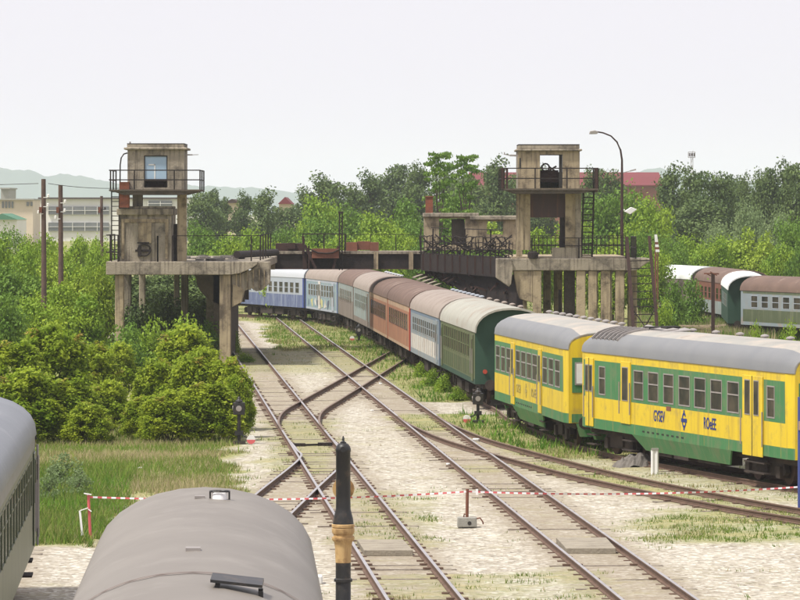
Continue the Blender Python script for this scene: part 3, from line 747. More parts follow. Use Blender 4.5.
rb_, LB, txB, bodyB, roofB = vehicle('railcar', 'nearest yellow and green railcar with navy lettering GYSEV and ROeEE on its side', 'railcar', YG, FB, NB, ze=3.4, zt=4.18, z0=1.0, roofk=2.6, nose=1,
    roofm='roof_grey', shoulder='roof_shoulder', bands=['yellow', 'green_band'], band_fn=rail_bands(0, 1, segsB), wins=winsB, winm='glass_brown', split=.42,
    doors=[(c7(87), c7(113), 1.05, 3.25, True, ('yellow', [(c7(89), c7(97), 2.2, 3.0), (c7(103), c7(110), 2.2, 3.0)], True, 1)),
           (c7(205), c7(236), 1.3, 3.25, True, ('yellow', [(c7(212), c7(229), 2.05, 3.05)], True)),
           (c7(611), c7(678), .95, 3.25, True, ('yellow', [(c7(621), c7(636), 2.15, 3.1), (c7(651), c7(665), 2.15, 3.1)], True, 1))], endm='yellow', vents=9, gang=False)
FA, NA = (3.45, 152.3), (5.44, 134.6)
TA = txl(FA, NA); c6 = lambda v: 400+v/4
segsA = [(.02, TA(c6(445))), (TA(c6(461)), TA(c6(554))), (TA(c6(568)), TA(c6(652)))]
winsA = [(c6(a), c6(b), 2.1, 3.02, True) for a, b in ((384,400),(405,421),(426,442),(464,481),(485,503),(507,526),(530,549),(571,589),(595,614),(620,640))]
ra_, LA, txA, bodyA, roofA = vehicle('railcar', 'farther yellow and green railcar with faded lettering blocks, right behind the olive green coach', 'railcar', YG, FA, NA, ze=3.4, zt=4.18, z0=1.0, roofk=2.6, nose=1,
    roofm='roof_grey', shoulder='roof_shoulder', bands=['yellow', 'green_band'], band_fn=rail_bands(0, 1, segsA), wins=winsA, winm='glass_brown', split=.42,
    doors=[(c6(446), c6(460), 1.05, 3.25, True, ('yellow', [(c6(450), c6(456), 2.15, 3.0)], True)), (c6(555), c6(567), 1.05, 3.25, True, ('yellow', [(c6(558), c6(564), 2.15, 3.0)], True))], endm='yellow', vents=11, gang=False)
def text_part(txt, size, x, z, y, parent, material, sx=1.0, name='lettering'):
    cu = bpy.data.curves.new('t', 'FONT'); cu.body = txt; cu.size = size; cu.extrude = .003; cu.align_x = 'CENTER'; cu.offset = size*.012
    o = bpy.data.objects.new('t', cu); COL.objects.link(o); bpy.context.view_layer.update()
    me = bpy.data.meshes.new_from_object(o); me.name = name; bpy.data.objects.remove(o)
    me.transform(Matrix.Translation((x, y, z)) @ Matrix.Rotation(R(90), 4, 'X') @ Matrix.Diagonal((sx, 1, 1, 1)))
    me.materials.clear(); me.materials.append(material)
    q = bpy.data.objects.new(name, me); COL.objects.link(q); q.parent = parent; return q
def emblem(x, z, y, r, parent, material):
    m = MB(); n = 20
    vsx = []; fs = []
    for k in range(n):
        a = 2*math.pi*k/n; c, s_ = math.cos(a), math.sin(a)
        vsx += [(x+r*.8*c, y, z+r*s_), (x+r*.52*c, y, z+r*.68*s_)]
    for k in range(n):
        if k in (1,): continue
        k2 = (k+1) % n; fs.append((2*k, 2*k2, 2*k2+1, 2*k+1))
    m.add(vsx, fs); m.box(x-r*1.05, x+r*1.05, y-.002, y+.002, z-.06, z+.05); m.box(x-.05, x+.05, y-.003, y+.001, z-r*1.25, z-r*.65); m.box(x-.05, x+.05, y-.003, y+.001, z+r*.65, z+r*1.25)
    m.build('emblem', material, parent)
ys_ = -1.45-.008
text_part('GYSEV', .48, txB(c7(331)), 1.53, ys_, rb_, M['navy'], .74)
text_part('ROeEE', .48, txB(c7(500)), 1.53, ys_, rb_, M['navy'], .78)
emblem(txB(c7(414)), 1.68, ys_, .24, rb_, M['navy'])
text_part('GYSEV', .42, txA(c6(475)), 1.53, ys_, ra_, M['faded'], .95)
text_part('ROeEE', .42, txA(c6(535)), 1.53, ys_, ra_, M['faded'], .95)
emblem(txA(c6(505)), 1.67, ys_, .2, ra_, M['faded'])
for k in range(8): pass
q = MB(); q.box(txB(c7(355)), txB(c7(370)), -1.462, -1.452, 1.9, 2.03); q.build('number_plate', M['rust_red'], rb_)
def railcar_extras(r, L, xs_, skirt):
    q = MB(); x0, x1 = skirt
    for sg in (-1, 1):
        pts = [(x0, 1.0), (x1, 1.0), (x1-.5, .55), (x0+.9, .55)]
        v = [(p[0], sg*(1.45 if p[1] > .9 else 1.30), p[1]) for p in pts]; v2 = [(p[0], sg*(1.40 if p[1] > .9 else 1.25), p[1]) for p in pts]
        q.add(v+v2, [(0,1,2,3),(7,6,5,4),(0,4,5,1),(1,5,6,2),(2,6,7,3),(3,7,4,0)])
    q.build('skirt', M['green_band'], r)
    q = MB()
    for k in range(9): q.box(x0+1+k*.45, x0+1.2+k*.45, -1.458, -1.448, 1.12, 1.17)
    q.build('vent_slots', M['louvre'], r)
    for xe, sx in ((0, -1), (L, 1)):
        # cab end: green panel with a window, lower green apron, ladder to the roof
        q = MB(); a, b = sorted((xe+sx*.004, xe+sx*.014)); q.box(a, b, -1.24, -.42, 2.0, 3.15); q.box(a, b, .42, 1.24, 2.0, 3.15); q.box(a, b, -1.25, 1.25, 1.02, 1.3); pnl = q.build('end_panel', M['green_band'], r)
        for yy in (-.93, .93):
            q = MB(); a2, b2 = sorted((xe+sx*.015, xe+sx*.04)); q.box(a2, b2, yy-.22, yy+.22, 2.25, 3.0, 0); a3, b3 = sorted((xe+sx*.041, xe+sx*.046)); q.box(a3, b3, yy-.17, yy+.17, 2.3, 2.95, 1)
            q.build('window', [M['alu'], M['white_paint'] if sx > 0 and L < 18.2 else M['glass_brown']], pnl)
        q = MB(); a, b = sorted((xe+sx*.004, xe-sx*.25)); q.prism([(-1.1, 1.0), (1.1, 1.0), (.95, .55), (-.95, .55)], 'x', a, b); q.build('apron', M['green_band'], r)
railcar_extras(rb_, LB, None, (txB(c7(240)), txB(c7(570))))
railcar_extras(ra_, LA, None, (5.2, LA-5.2))
def corner_trim(r, xa, xb):
    q = MB(); q.add([(xa, -1.453, 2.0), (xb, -1.453, 2.0), (xa, -1.453, 3.18)], [(0, 1, 2)]); q.build('corner_trim', M['green_band'], r)
corner_trim(rb_, segsB[-1][1], min(LB-.5, T(c7(768)))); corner_trim(ra_, segsA[-1][1], min(LA-.5, segsA[-1][1]+.5))
for r_x, L_x, n_x in ((rb_, LB, 9), (ra_, LA, 8)):
    for k in range(n_x):
        q = MB(); xx = L_x*(k+.6)/n_x; q.box(xx, xx+.018, -1.4535, -1.449, 1.02, 2.0); q.build('panel_seam', M['faded'], r_x)
# cooling louvres and the roof hatch on the near railcar
def roofz(y, ze=3.4, zt=4.18, k=2.6, wd=2.96): return ze+(zt-ze)*(1-min(1, abs(y)/(wd/2))**k)**(1/k)+.02
q = MB()
for i in range(6):
    x = 1.1+i*.42
    yl = np.linspace(-1.33, -.35, 6)
    for j in range(5):
        ya, yb = yl[j], yl[j+1]
        q.add([(x, ya, roofz(ya)+.015), (x+.3, ya, roofz(ya)+.015), (x+.3, yb, roofz(yb)+.015), (x, yb, roofz(yb)+.015)], [(0, 1, 2, 3)])
q.build('louvre', M['louvre'], roofB)
for i in range(7):
    q = MB(); yl = np.linspace(-1.36, -.3, 6); x = 1.02+i*.42
    for j in range(5):
        q.bar((x, yl[j], roofz(yl[j])+.04), (x, yl[j+1], roofz(yl[j+1])+.04), .06)
    q.build('louvre_frame', M['alu'], roofB)
q = MB(); q.box(2.4, 4.6, -.25, .6, 4.18, 4.23); q.box(2.7, 3.3, -.2, .5, 4.23, 4.29); q.box(3.7, 4.3, .05, .5, 4.23, 4.33)
q.build('roof_hatch', M['louvre'], roofB)
for a_, b_, c_ in ((2.2, 3.4, -.35), (3.5, 5.0, -.3), (4.7, 5.6, -.1)):
    q = MB(); q.add([(a_, c_, 4.2), (b_, c_-.1, 4.2), (b_, c_+.5, 4.27), (a_, c_+.6, 4.30), (a_, c_, 4.17), (b_, c_-.1, 4.17), (b_, c_+.5, 4.23), (a_, c_+.6, 4.26)], [(0,1,2,3),(7,6,5,4),(0,4,5,1),(1,5,6,2),(2,6,7,3),(3,7,4,0)]); q.build('hatch_cover', M['alu'], roofB)
rs = random.Random(8)
q = MB()
for k in range(12):
    x = rs.uniform(3, LB-2); y0 = rs.uniform(-1.0, -.5)
    yl = np.linspace(y0, y0+rs.uniform(.2, .5), 4); wv = rs.uniform(.012, .035); sh = rs.uniform(.1, .5)
    for j in range(3): q.add([(x+sh*j/3, yl[j], roofz(yl[j])+.012), (x+wv+sh*j/3, yl[j], roofz(yl[j])+.012), (x+wv+sh*(j+1)/3, yl[j+1], roofz(yl[j+1])+.012), (x+sh*(j+1)/3, yl[j+1], roofz(yl[j+1])+.012)], [(0, 1, 2, 3)])
q.build('rust_streaks', M['rust_red'], roofB)

# ---- near coaches
LV = Vector((.0,)*2)
Fn = Vector((-2.75-1.5, 57.8)); Nn = Vector((-2.75+.038*24-1.5, 33.8))
nc, Ln, txn, bn, rn = vehicle('passenger_coach', 'near coach seen from above with a wide smooth grey brown roof', 'coach', None, tuple(Fn), tuple(Nn), wd=3.0, ze=3.1, zt=4.07, z0=1.05,
    roofm='roof_near', bands=['coach_bluegrey'], roofk=2.05, ribs=0, bogies=True, over=.02)
def rz_n(y): return 3.1+(.97)*(1-min(1, abs(y)/1.53)**2.05)**(1/2.05)+.02
q = MB(); xc, yc = 57.8-55.6, .22
q.lathe([(.10, -.05), (.10, .05), (.08, .08), (.02, .09)], (xc, yc, rz_n(yc)), 18); v1 = q.build('roof_vent', M['tape_white'], rn, smooth=True)
q = MB(); q.tube([(xc+.1*math.cos(a), yc+.13*math.sin(a), rz_n(yc)+.10) for a in np.linspace(0, 6.28, 18)], .014, 6)
for s_ in (-1, 1): q.tube([(xc, yc+s_*.13, rz_n(yc)-.04), (xc, yc+s_*.13, rz_n(yc)+.10)], .014, 6)
q.build('guard_ring', M['black_paint'], rn)
q = MB(); q.box(xc-.1, xc+.02, -.12, .02, rz_n(0), rz_n(0)+.03); q.box(10.6, 10.8, -.12, .05, rz_n(0)-.01, rz_n(0)+.03); q.build('roof_cap', M['alu'], rn)
xh = 57.8-42.6
q = MB(); q.add([(xh-.5, .22, rz_n(.2)+.07), (xh+.1, .2, rz_n(.2)+.05), (xh+.1, .74, rz_n(.5)+.03), (xh-.5, .76, rz_n(.5)+.05)]+[(xh-.5, .22, rz_n(.2)+.10), (xh+.1, .2, rz_n(.2)+.08), (xh+.1, .74, rz_n(.5)+.06), (xh-.5, .76, rz_n(.5)+.08)],
      [(0,1,2,3),(4,5,6,7),(0,1,5,4),(1,2,6,5),(2,3,7,6),(3,0,4,7)])
for (a, b) in ((.25, 0), (.7, 0), (.25, -.35), (.7, -.35)): q.box(xh+b, xh+b+.05, a, a+.05, rz_n(a)-.05, rz_n(a)+.04)
q.build('roof_hatch', M['black_paint'], rn)
q = MB()
yl = np.linspace(-1.5, 1.5, 41)
for j in range(40):
    for xx in (13.6, 13.75): q.add([(xx, yl[j], rz_n(yl[j])+.006), (xx+.05, yl[j], rz_n(yl[j])+.006), (xx+.05, yl[j+1], rz_n(yl[j+1])+.006), (xx, yl[j+1], rz_n(yl[j+1])+.006)], [(0, 1, 2, 3)])
q.build('roof_seam', M['roof_brown'], rn)
Fl = Vector((-7.62, 85.6)); Nl = Vector((-7.62+.056*22, 63.6))
lc, Ll, txl_, bl, rl = vehicle('passenger_coach', 'cream grey coach with slate roof and tall narrow windows cut by the left edge', 'coach', None, tuple(Fl), tuple(Nl), visible=1, wd=2.9, ze=3.3, zt=4.15, z0=1.0,
    roofm='roof_slate', bands=['coach_cream', 'roof_slate'], band_fn=bands2([3.05], [0, 1]), wins=spread(14, 2.0, 21, 1.12, 1.95, 2.95), winm='glass', framem='coach_cream', split=.35,
    doors=[(.55, 1.4, 1.1, 3.0, False, ('coach_cream', [(.2, .8, 2.0, 2.85)], False))], over=.06, endm='coach_blue_trim', roofk=2.3)
q = MB()
for z in (1.5, 2.1, 2.7): q.box(-.12, -.0, 1.38, 1.5, z, z+.05)
q.tube([(-.1, 1.5, 1.0), (-.1, 1.5, 3.1)], .03, 6); q.tube([(.3, 1.53, 1.2), (.3, 1.53, 2.9)], .025, 6); q.build('handrail', M['alu'], lc)
q = MB(); q.tube([(-.06, 1.45, 3.2), (-.06, 1.3, 3.6)], .05, 8); q.box(-.2, -.02, 1.2, 1.4, 2.35, 2.85); q.build('lamp_bracket', M['steel_dark'], lc)

# ---- far right coaches
def rc(i): return RC[i]
vehicle('passenger_coach', 'faded blue grey coach with cream lower panels and brown roof at the far right edge', 'coach', 'old coaches at the far right', (20.7, 249.0), (28.7, 227.0), ze=3.1, zt=4.0, roofm='roof_brown',
    bands=['coach_bluegrey', 'coach_cream'], band_fn=bands2([1.25, 2.0, 2.95], [0, 1, 0, 1], (.3, 0)), wins=spread(14, 1.2, 22, .95, 2.1, 2.85), winm='glass_brown', framem='coach_pale', over=.1, endm='coach_green_dark')
vehicle('passenger_coach', 'short dark green wagon with a clean white roof left of the blue grey coach', 'coach', 'old coaches at the far right', (21.0, 268.0), (20.05, 250.8), ze=3.1, zt=4.0, wd=2.9, roofm='roof_white', bands=['coach_green_dark'],
    wins=spread(6, 2, 15, 1, 2.0, 2.8), winm='glass_brown', framem='coach_greyblue', over=.35, endm='coach_green_dark')
vehicle('passenger_coach', 'rusty roofed coach between the white roofed wagons behind the small tree on the right', 'coach', 'old coaches at the far right', (20.6, 286.5), (21.5, 269.5), ze=3.1, zt=4.0, roofm='roof_brown',
    bands=['coach_greyblue', 'rust_red'], band_fn=bands2([1.9], [0, 1]), wins=spread(7, 1, 15, 1.2, 2.0, 2.8), winm='glass', framem='rust_red', over=.1)
vehicle('passenger_coach', 'white roofed wagon mostly hidden behind the small tree beside the steel ladder', 'coach', 'old coaches at the far right', (17.0, 305.0), (20.4, 288.0), ze=3.1, zt=4.0, roofm='roof_white',
    bands=['coach_brown'], wins=spread(6, 1, 14, 1.2, 2.0, 2.8), winm='glass', framem='coach_brown', over=.1)

# ------------------------------------------------------------------ structures
def railing(root, pts, h, posts, name='railing', mids=(.5,), r=.028, material='steel_dark', pr=.035):
    """pts: world points of the base line; one mesh for the welded railing"""
    m = WMB(root)
    for a, b in zip(pts[:-1], pts[1:]):
        a = Vector(a); b = Vector(b)
        for f in (*mids, 1.0): m.bar(a+Vector((0, 0, h*f)), b+Vector((0, 0, h*f)), r*2)
    L = [Vector(p) for p in pts]
    tot = sum((L[i+1]-L[i]).length for i in range(len(L)-1))
    for k in range(posts):
        t = tot*k/(posts-1)
        for i in range(len(L)-1):
            d = (L[i+1]-L[i]).length
            if t <= d+1e-6 or i == len(L)-2: p = L[i].lerp(L[i+1], min(t/d, 1)); break
            t -= d
        m.bar(p-Vector((0, 0, .1)), p+Vector((0, 0, h+.02)), pr*2, up=(0, 1, 0))
    return m.fin(name, M[material])
def ladder(root, a, b, wid, n, name='ladder', material='steel_dark', sr=.03, rr=.02, side=Vector((1, 0, 0))):
    a = Vector(a); b = Vector(b); m = WMB(root)
    for s_ in (0, 1): m.bar(a+side*wid*s_, b+side*wid*s_, sr*2, up=(0, 1, 0))
    for k in range(n):
        t = (k+.5)/n; p = a.lerp(b, t); m.bar(p, p+side*wid, rr*2)
    return m.fin(name, M[material])
def wall_open(root, x0, x1, z0, z1, y0, th, holes, name, material, parent=None):
    """front wall in the x-z plane at y0..y0+th with real openings"""
    m = WMB(root)
    xs = sorted(set([x0, x1]+[h[0] for h in holes]+[h[1] for h in holes])); zs = sorted(set([z0, z1]+[h[2] for h in holes]+[h[3] for h in holes]))
    solid = {}
    for i in range(len(xs)-1):
        for j in range(len(zs)-1):
            xm, zm = (xs[i]+xs[i+1])/2, (zs[j]+zs[j+1])/2
            solid[i, j] = not any(h[0] < xm < h[1] and h[2] < zm < h[3] for h in holes)
    for (i, j), s_ in solid.items():
        if not s_: continue
        a, b, c, d = xs[i], xs[i+1], zs[j], zs[j+1]; y1 = y0+th
        m.add([(a, y0, c), (b, y0, c), (b, y0, d), (a, y0, d)], [(0, 1, 2, 3)]); m.add([(a, y1, c), (b, y1, c), (b, y1, d), (a, y1, d)], [(3, 2, 1, 0)])
        if not solid.get((i-1, j)): m.add([(a, y0, c), (a, y1, c), (a, y1, d), (a, y0, d)], [(0, 1, 2, 3)])
        if not solid.get((i+1, j)): m.add([(b, y0, c), (b, y1, c), (b, y1, d), (b, y0, d)], [(3, 2, 1, 0)])
        if not solid.get((i, j-1)): m.add([(a, y0, c), (b, y0, c), (b, y1, c), (a, y1, c)], [(3, 2, 1, 0)])
        if not solid.get((i, j+1)): m.add([(a, y0, d), (b, y0, d), (b, y1, d), (a, y1, d)], [(0, 1, 2, 3)])
    return m.fin(name, M[material], parent)
def left_tower():
    D = 210.; X = lambda x, d=0: px(x, D+d); Z = lambda y, d=0: pz(y, D+d)
    r = empty('concrete_tower', (X(150), D+3, 0), 0, 'left concrete coaling tower with a bluish cabin window, brick stack and overgrown legs', 'tower', 'twin coaling towers')
    # deck and fascia
    m = WMB(r); m.box(X(106), X(231), D, D+26, 4.68, 5.36); m.box(X(231.02), X(262), D+1.2, D+26, 4.95, 5.36)
    m.prism([(X(231.02), 4.68), (X(231.02), 5.36), (X(258), 5.36), (X(257), 5.2), (X(250), 4.97), (X(240), 4.76)], 'y', D+.02, D+1.19)
    m.fin('deck', M['concrete'], bevel=.03)
    rs = random.Random(3)
    for k in range(26):
        m = WMB(r)
        x = rs.uniform(X(170), X(230)); y = rs.uniform(D+2, D+22); s_ = rs.uniform(.15, .5)
        m.prism([(x+s_*math.cos(a)*rs.uniform(.6, 1), y+s_*2*math.sin(a)) for a in np.linspace(0, 6.28, 7)[:-1]], 'z', 5.35, 5.36+rs.uniform(.03, .14))
        m.fin('rubble_slab', M['tarp'])
    # right bracket block with torn end
    m = WMB(r)
    m.prism([(X(231.2), 4.67), (X(231.2), 3.0), (X(241), 3.25), (X(244), 3.85), (X(251), 3.98), (X(256), 3.82), (X(262), 3.9), (X(269.5), 4.25), (X(270), 5.34), (X(258.1), 5.34), (X(256.5), 5.15), (X(250), 4.92), (X(240), 4.72), (X(232), 4.66)], 'y', D+.5, D+1.6)
    m.fin('bracket', M['concrete'], bevel=.02)
    m = WMB(r)
    for x in (236, 240, 247, 253, 259, 264): m.box(X(x)-.03, X(x)+.03, D+.42, D+.5, 4.0, 4.95)
    m.prism([(X(232), 3.05), (X(241), 3.28), (X(243), 3.95), (X(232.5), 4.2)], 'y', D+.44, D+.5); m.fin('patch', M['concrete_pale'])
    # legs
    for (x0, x1, dd, zb) in ((115, 123.5, .3, 0), (219.5, 230.5, .3, 0), (181, 188, 14, 0), (174, 179, 20, 0), (122, 131, 12, 0), (139, 145, 24, 0), (206, 214, 12, 0), (214, 222, 22, 0)):
        m = WMB(r); m.box(X(x0, dd), X(x1, dd), D+dd, D+dd+.6, -.1, 4.68); m.fin('leg', M['concrete_pale' if dd < 1 else 'concrete'], bevel=.03)
    # arched beams under the deck
    for dd in (5, 11, 17, 23):
        m = WMB(r); xa, xb = X(188), X(232)
        pts = [(xa, 4.66), (xb, 4.66), (xb, 2.9)]+[(xb-(xb-xa)*math.sin(t)*.93, 2.9+1.55*(1-math.cos(t))) for t in np.linspace(.1, math.pi/2, 7)]
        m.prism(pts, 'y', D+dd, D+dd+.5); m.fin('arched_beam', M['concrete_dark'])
    m = WMB(r); m.box(X(206), X(232), D+3, D+24, 2.0, 4.6) if 0 else m.box(X(209), X(220), D+5, D+24, .0, 4.6); m.fin('under_deck_dark', M['concrete_dark'])  # dark wall added to deepen the darkness beneath the deck
    # box house on the deck
    zt_ = Z(215)
    wall_open(r, X(118), X(171), 5.36, zt_, D+.3, .25, [], 'house_wall', 'concrete')
    m = WMB(r); m.box(X(118), X(171), D+.552, D+4.4, 5.36, zt_-.002); m.fin('house_wall', M['concrete'])
    m = WMB(r); m.box(X(121), X(124), D+.24, D+.298, 5.5, zt_-.2); m.box(X(165), X(168), D+.24, D+.298, 5.5, zt_-.2); m.box(X(124.02), X(164.98), D+.24, D+.298, zt_-.38, zt_-.2); m.fin('wall_frame', M['concrete_pale'])
    m = WMB(r); m.box(X(138), X(151), D+.2, D+.24, 6.3, 7.35); m.fin('patch', M['concrete_pale'])
    m = WMB(r); m.tube([(X(144)+.32*math.cos(a), D+.15, 5.95+.3*math.sin(a)) for a in np.linspace(0, 6.28, 14)], .05, 6); m.box(X(135), X(150), D+.16, D+.24, 5.85, 5.97); m.box(X(137), X(149), D+.16, D+.24, 6.28, 6.35); m.box(X(138), X(141), D+.1, D+.24, 5.6, 6.2); m.fin('winch', M['steel_dark'])
    m = WMB(r); m.box(X(116.5), X(172.5), D+.1, D+4.6, zt_, zt_+.33); m.box(X(118.5), X(171), D+.25, D+4.4, zt_+.33, zt_+.45); m.fin('house_roof', M['concrete'], bevel=.03)
    # supports to the cabin
    for (x0, x1, dd, zb) in ((131, 141, 1.2, zt_+.45), (176.5, 185.5, .6, 5.36), (177, 183, 3.4, 5.36), (128, 136, 3.6, zt_+.45)):
        m = WMB(r); m.box(X(x0), X(x1), D+dd, D+dd+.45, zb, Z(193)); m.fin('column', M['concrete_pale' if x0 == 176.5 else 'concrete'], bevel=.02)
    # balcony slab with sloping edge
    z1 = Z(189.5); z0 = Z(192.5)
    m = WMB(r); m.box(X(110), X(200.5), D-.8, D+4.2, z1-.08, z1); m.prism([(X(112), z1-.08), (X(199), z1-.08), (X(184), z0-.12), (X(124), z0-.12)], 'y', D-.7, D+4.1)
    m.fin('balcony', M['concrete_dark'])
    # cabin
    zc0, zc1 = z1, Z(150)
    wx0, wx1, wz0, wz1 = X(144), X(167.5), Z(187.5), Z(155.5)
    wall_open(r, X(127.5), X(184), zc0, zc1, D, .2, [(wx0, wx1, wz0, wz1)], 'cabin_wall', 'concrete')
    wall_open(r, X(127.5), X(184), zc0, zc1, D+3.2, .2, [(wx0-.1, wx1+.1, wz0+.5, wz1)], 'cabin_wall', 'concrete')
    for xx in (X(127.5), X(184)-.2):
        m = WMB(r); m.box(xx, xx+.2, D+.202, D+3.198, zc0, zc1); m.fin('cabin_wall', M['concrete'])
    m = WMB(r); m.box(X(126.6), X(184.6), D-.1, D+3.6, zc1, Z(147)+.02); m.box(X(124), X(187), D-.2, D+3.7, Z(149.7), Z(147.5)); m.box(X(127), X(184), D-.05, D+3.5, Z(147)+.02, Z(144)); m.fin('cabin_roof', M['concrete'], bevel=.03)
    m = WMB(r); m.box(X(127), X(184.2), D-.052, D+3.5, Z(144), Z(143.3)); m.fin('roof_felt', M['steel_dark'])
    f_ = WMB(r); t = .05
    f_.box(wx0, wx0+t, D+.03, D+.12, wz0, wz1); f_.box(wx1-t, wx1, D+.03, D+.12, wz0, wz1); f_.box(wx0+t, wx1-t, D+.03, D+.12, wz1-t, wz1); f_.box(wx0+t, wx1-t, D+.03, D+.12, Z(181), Z(179)); wn = f_.fin('window', M['steel_dark'])
    g = WMB(r); g.box(wx0+t, wx1-t, D+.09, D+.1, Z(179), wz1-t); g.fin('pane', M['glass_blue'], wn)
    g = WMB(r); g.box(X(148.5), X(155), D+.07, D+.085, Z(165.2), Z(164)); g.box(X(154.2), X(155.2), D+.07, D+.085, Z(179), Z(164)); g.fin('casement', M['white_paint'], wn)
    m = WMB(r); m.box(wx0+.1, wx1-.1, D+.6, D+1.2, zc0+.02, Z(180)); m.box(X(157), X(166), D+.5, D+.7, Z(183), Z(177)); m.fin('control_desk', M['steel_brown'])
    zb = z1
    railing(r, [(X(110.5), D+4.1, zb), (X(110.5), D-.75, zb), (X(200), D-.75, zb), (X(200), D+4.1, zb)], .98, 8)
    m = WMB(r); m.box(X(120), X(129.8), D-.55, D-.02, Z(207.5), Z(182)); m.fin('brick_stack', M['brick'])
    m = WMB(r); m.tube([(X(120.5), D-.3, Z(182)), (X(120.6), D-.3, Z(165)), (X(121.5), D-.25, Z(158)), (X(124), D-.1, Z(154)), (X(127.4), D-.05, Z(153))], .035, 8); m.fin('pipe', M['steel_dark'])
    m = WMB(r); m.bar((X(184), D+.5, Z(154.7)), (X(192), D+.5, Z(154.7)), .07); m.bar((X(192), D+.5, Z(154.7)), (X(198), D+.5, Z(154.5)), .035); m.bar((X(129.5), D+.5, Z(144)), (X(129.5), D+.5, Z(141.5)), .08); m.fin('aerial', M['alu'])
    ladder(r, (X(111.3), D+.2, 5.36), (X(111.3), D+.2, z1), (X(119)-X(111.3)), 15)
    railing(r, [(X(106.5), D+6, 5.36), (X(106.5), D+.05, 5.36), (X(118), D+.05, 5.36)], 1.35, 3, mids=(.35,))
    railing(r, [(X(157.5), D+.05, 5.36), (X(157.7), D+.05, 5.36)], 1.3, 2, mids=(), name='post')
    railing(r, [(X(172.5), D+.1, 5.36), (X(204), D+.1, 5.36), (X(257), D+1.3, 5.36), (X(257), D+22, 5.36)], 1.32, 7, mids=(), r=.018)
    m = WMB(r); m.tube([(X(230), D+9, 5.62), (X(276, 20), D+20, 5.62)], .2, 10); m.fin('pipe', M['steel_dark'])
    m = WMB(r); m.box(X(171.5), X(175), D+2, D+2.3, 5.36, Z(224)); m.fin('gate', M['steel_dark'])
left_tower()

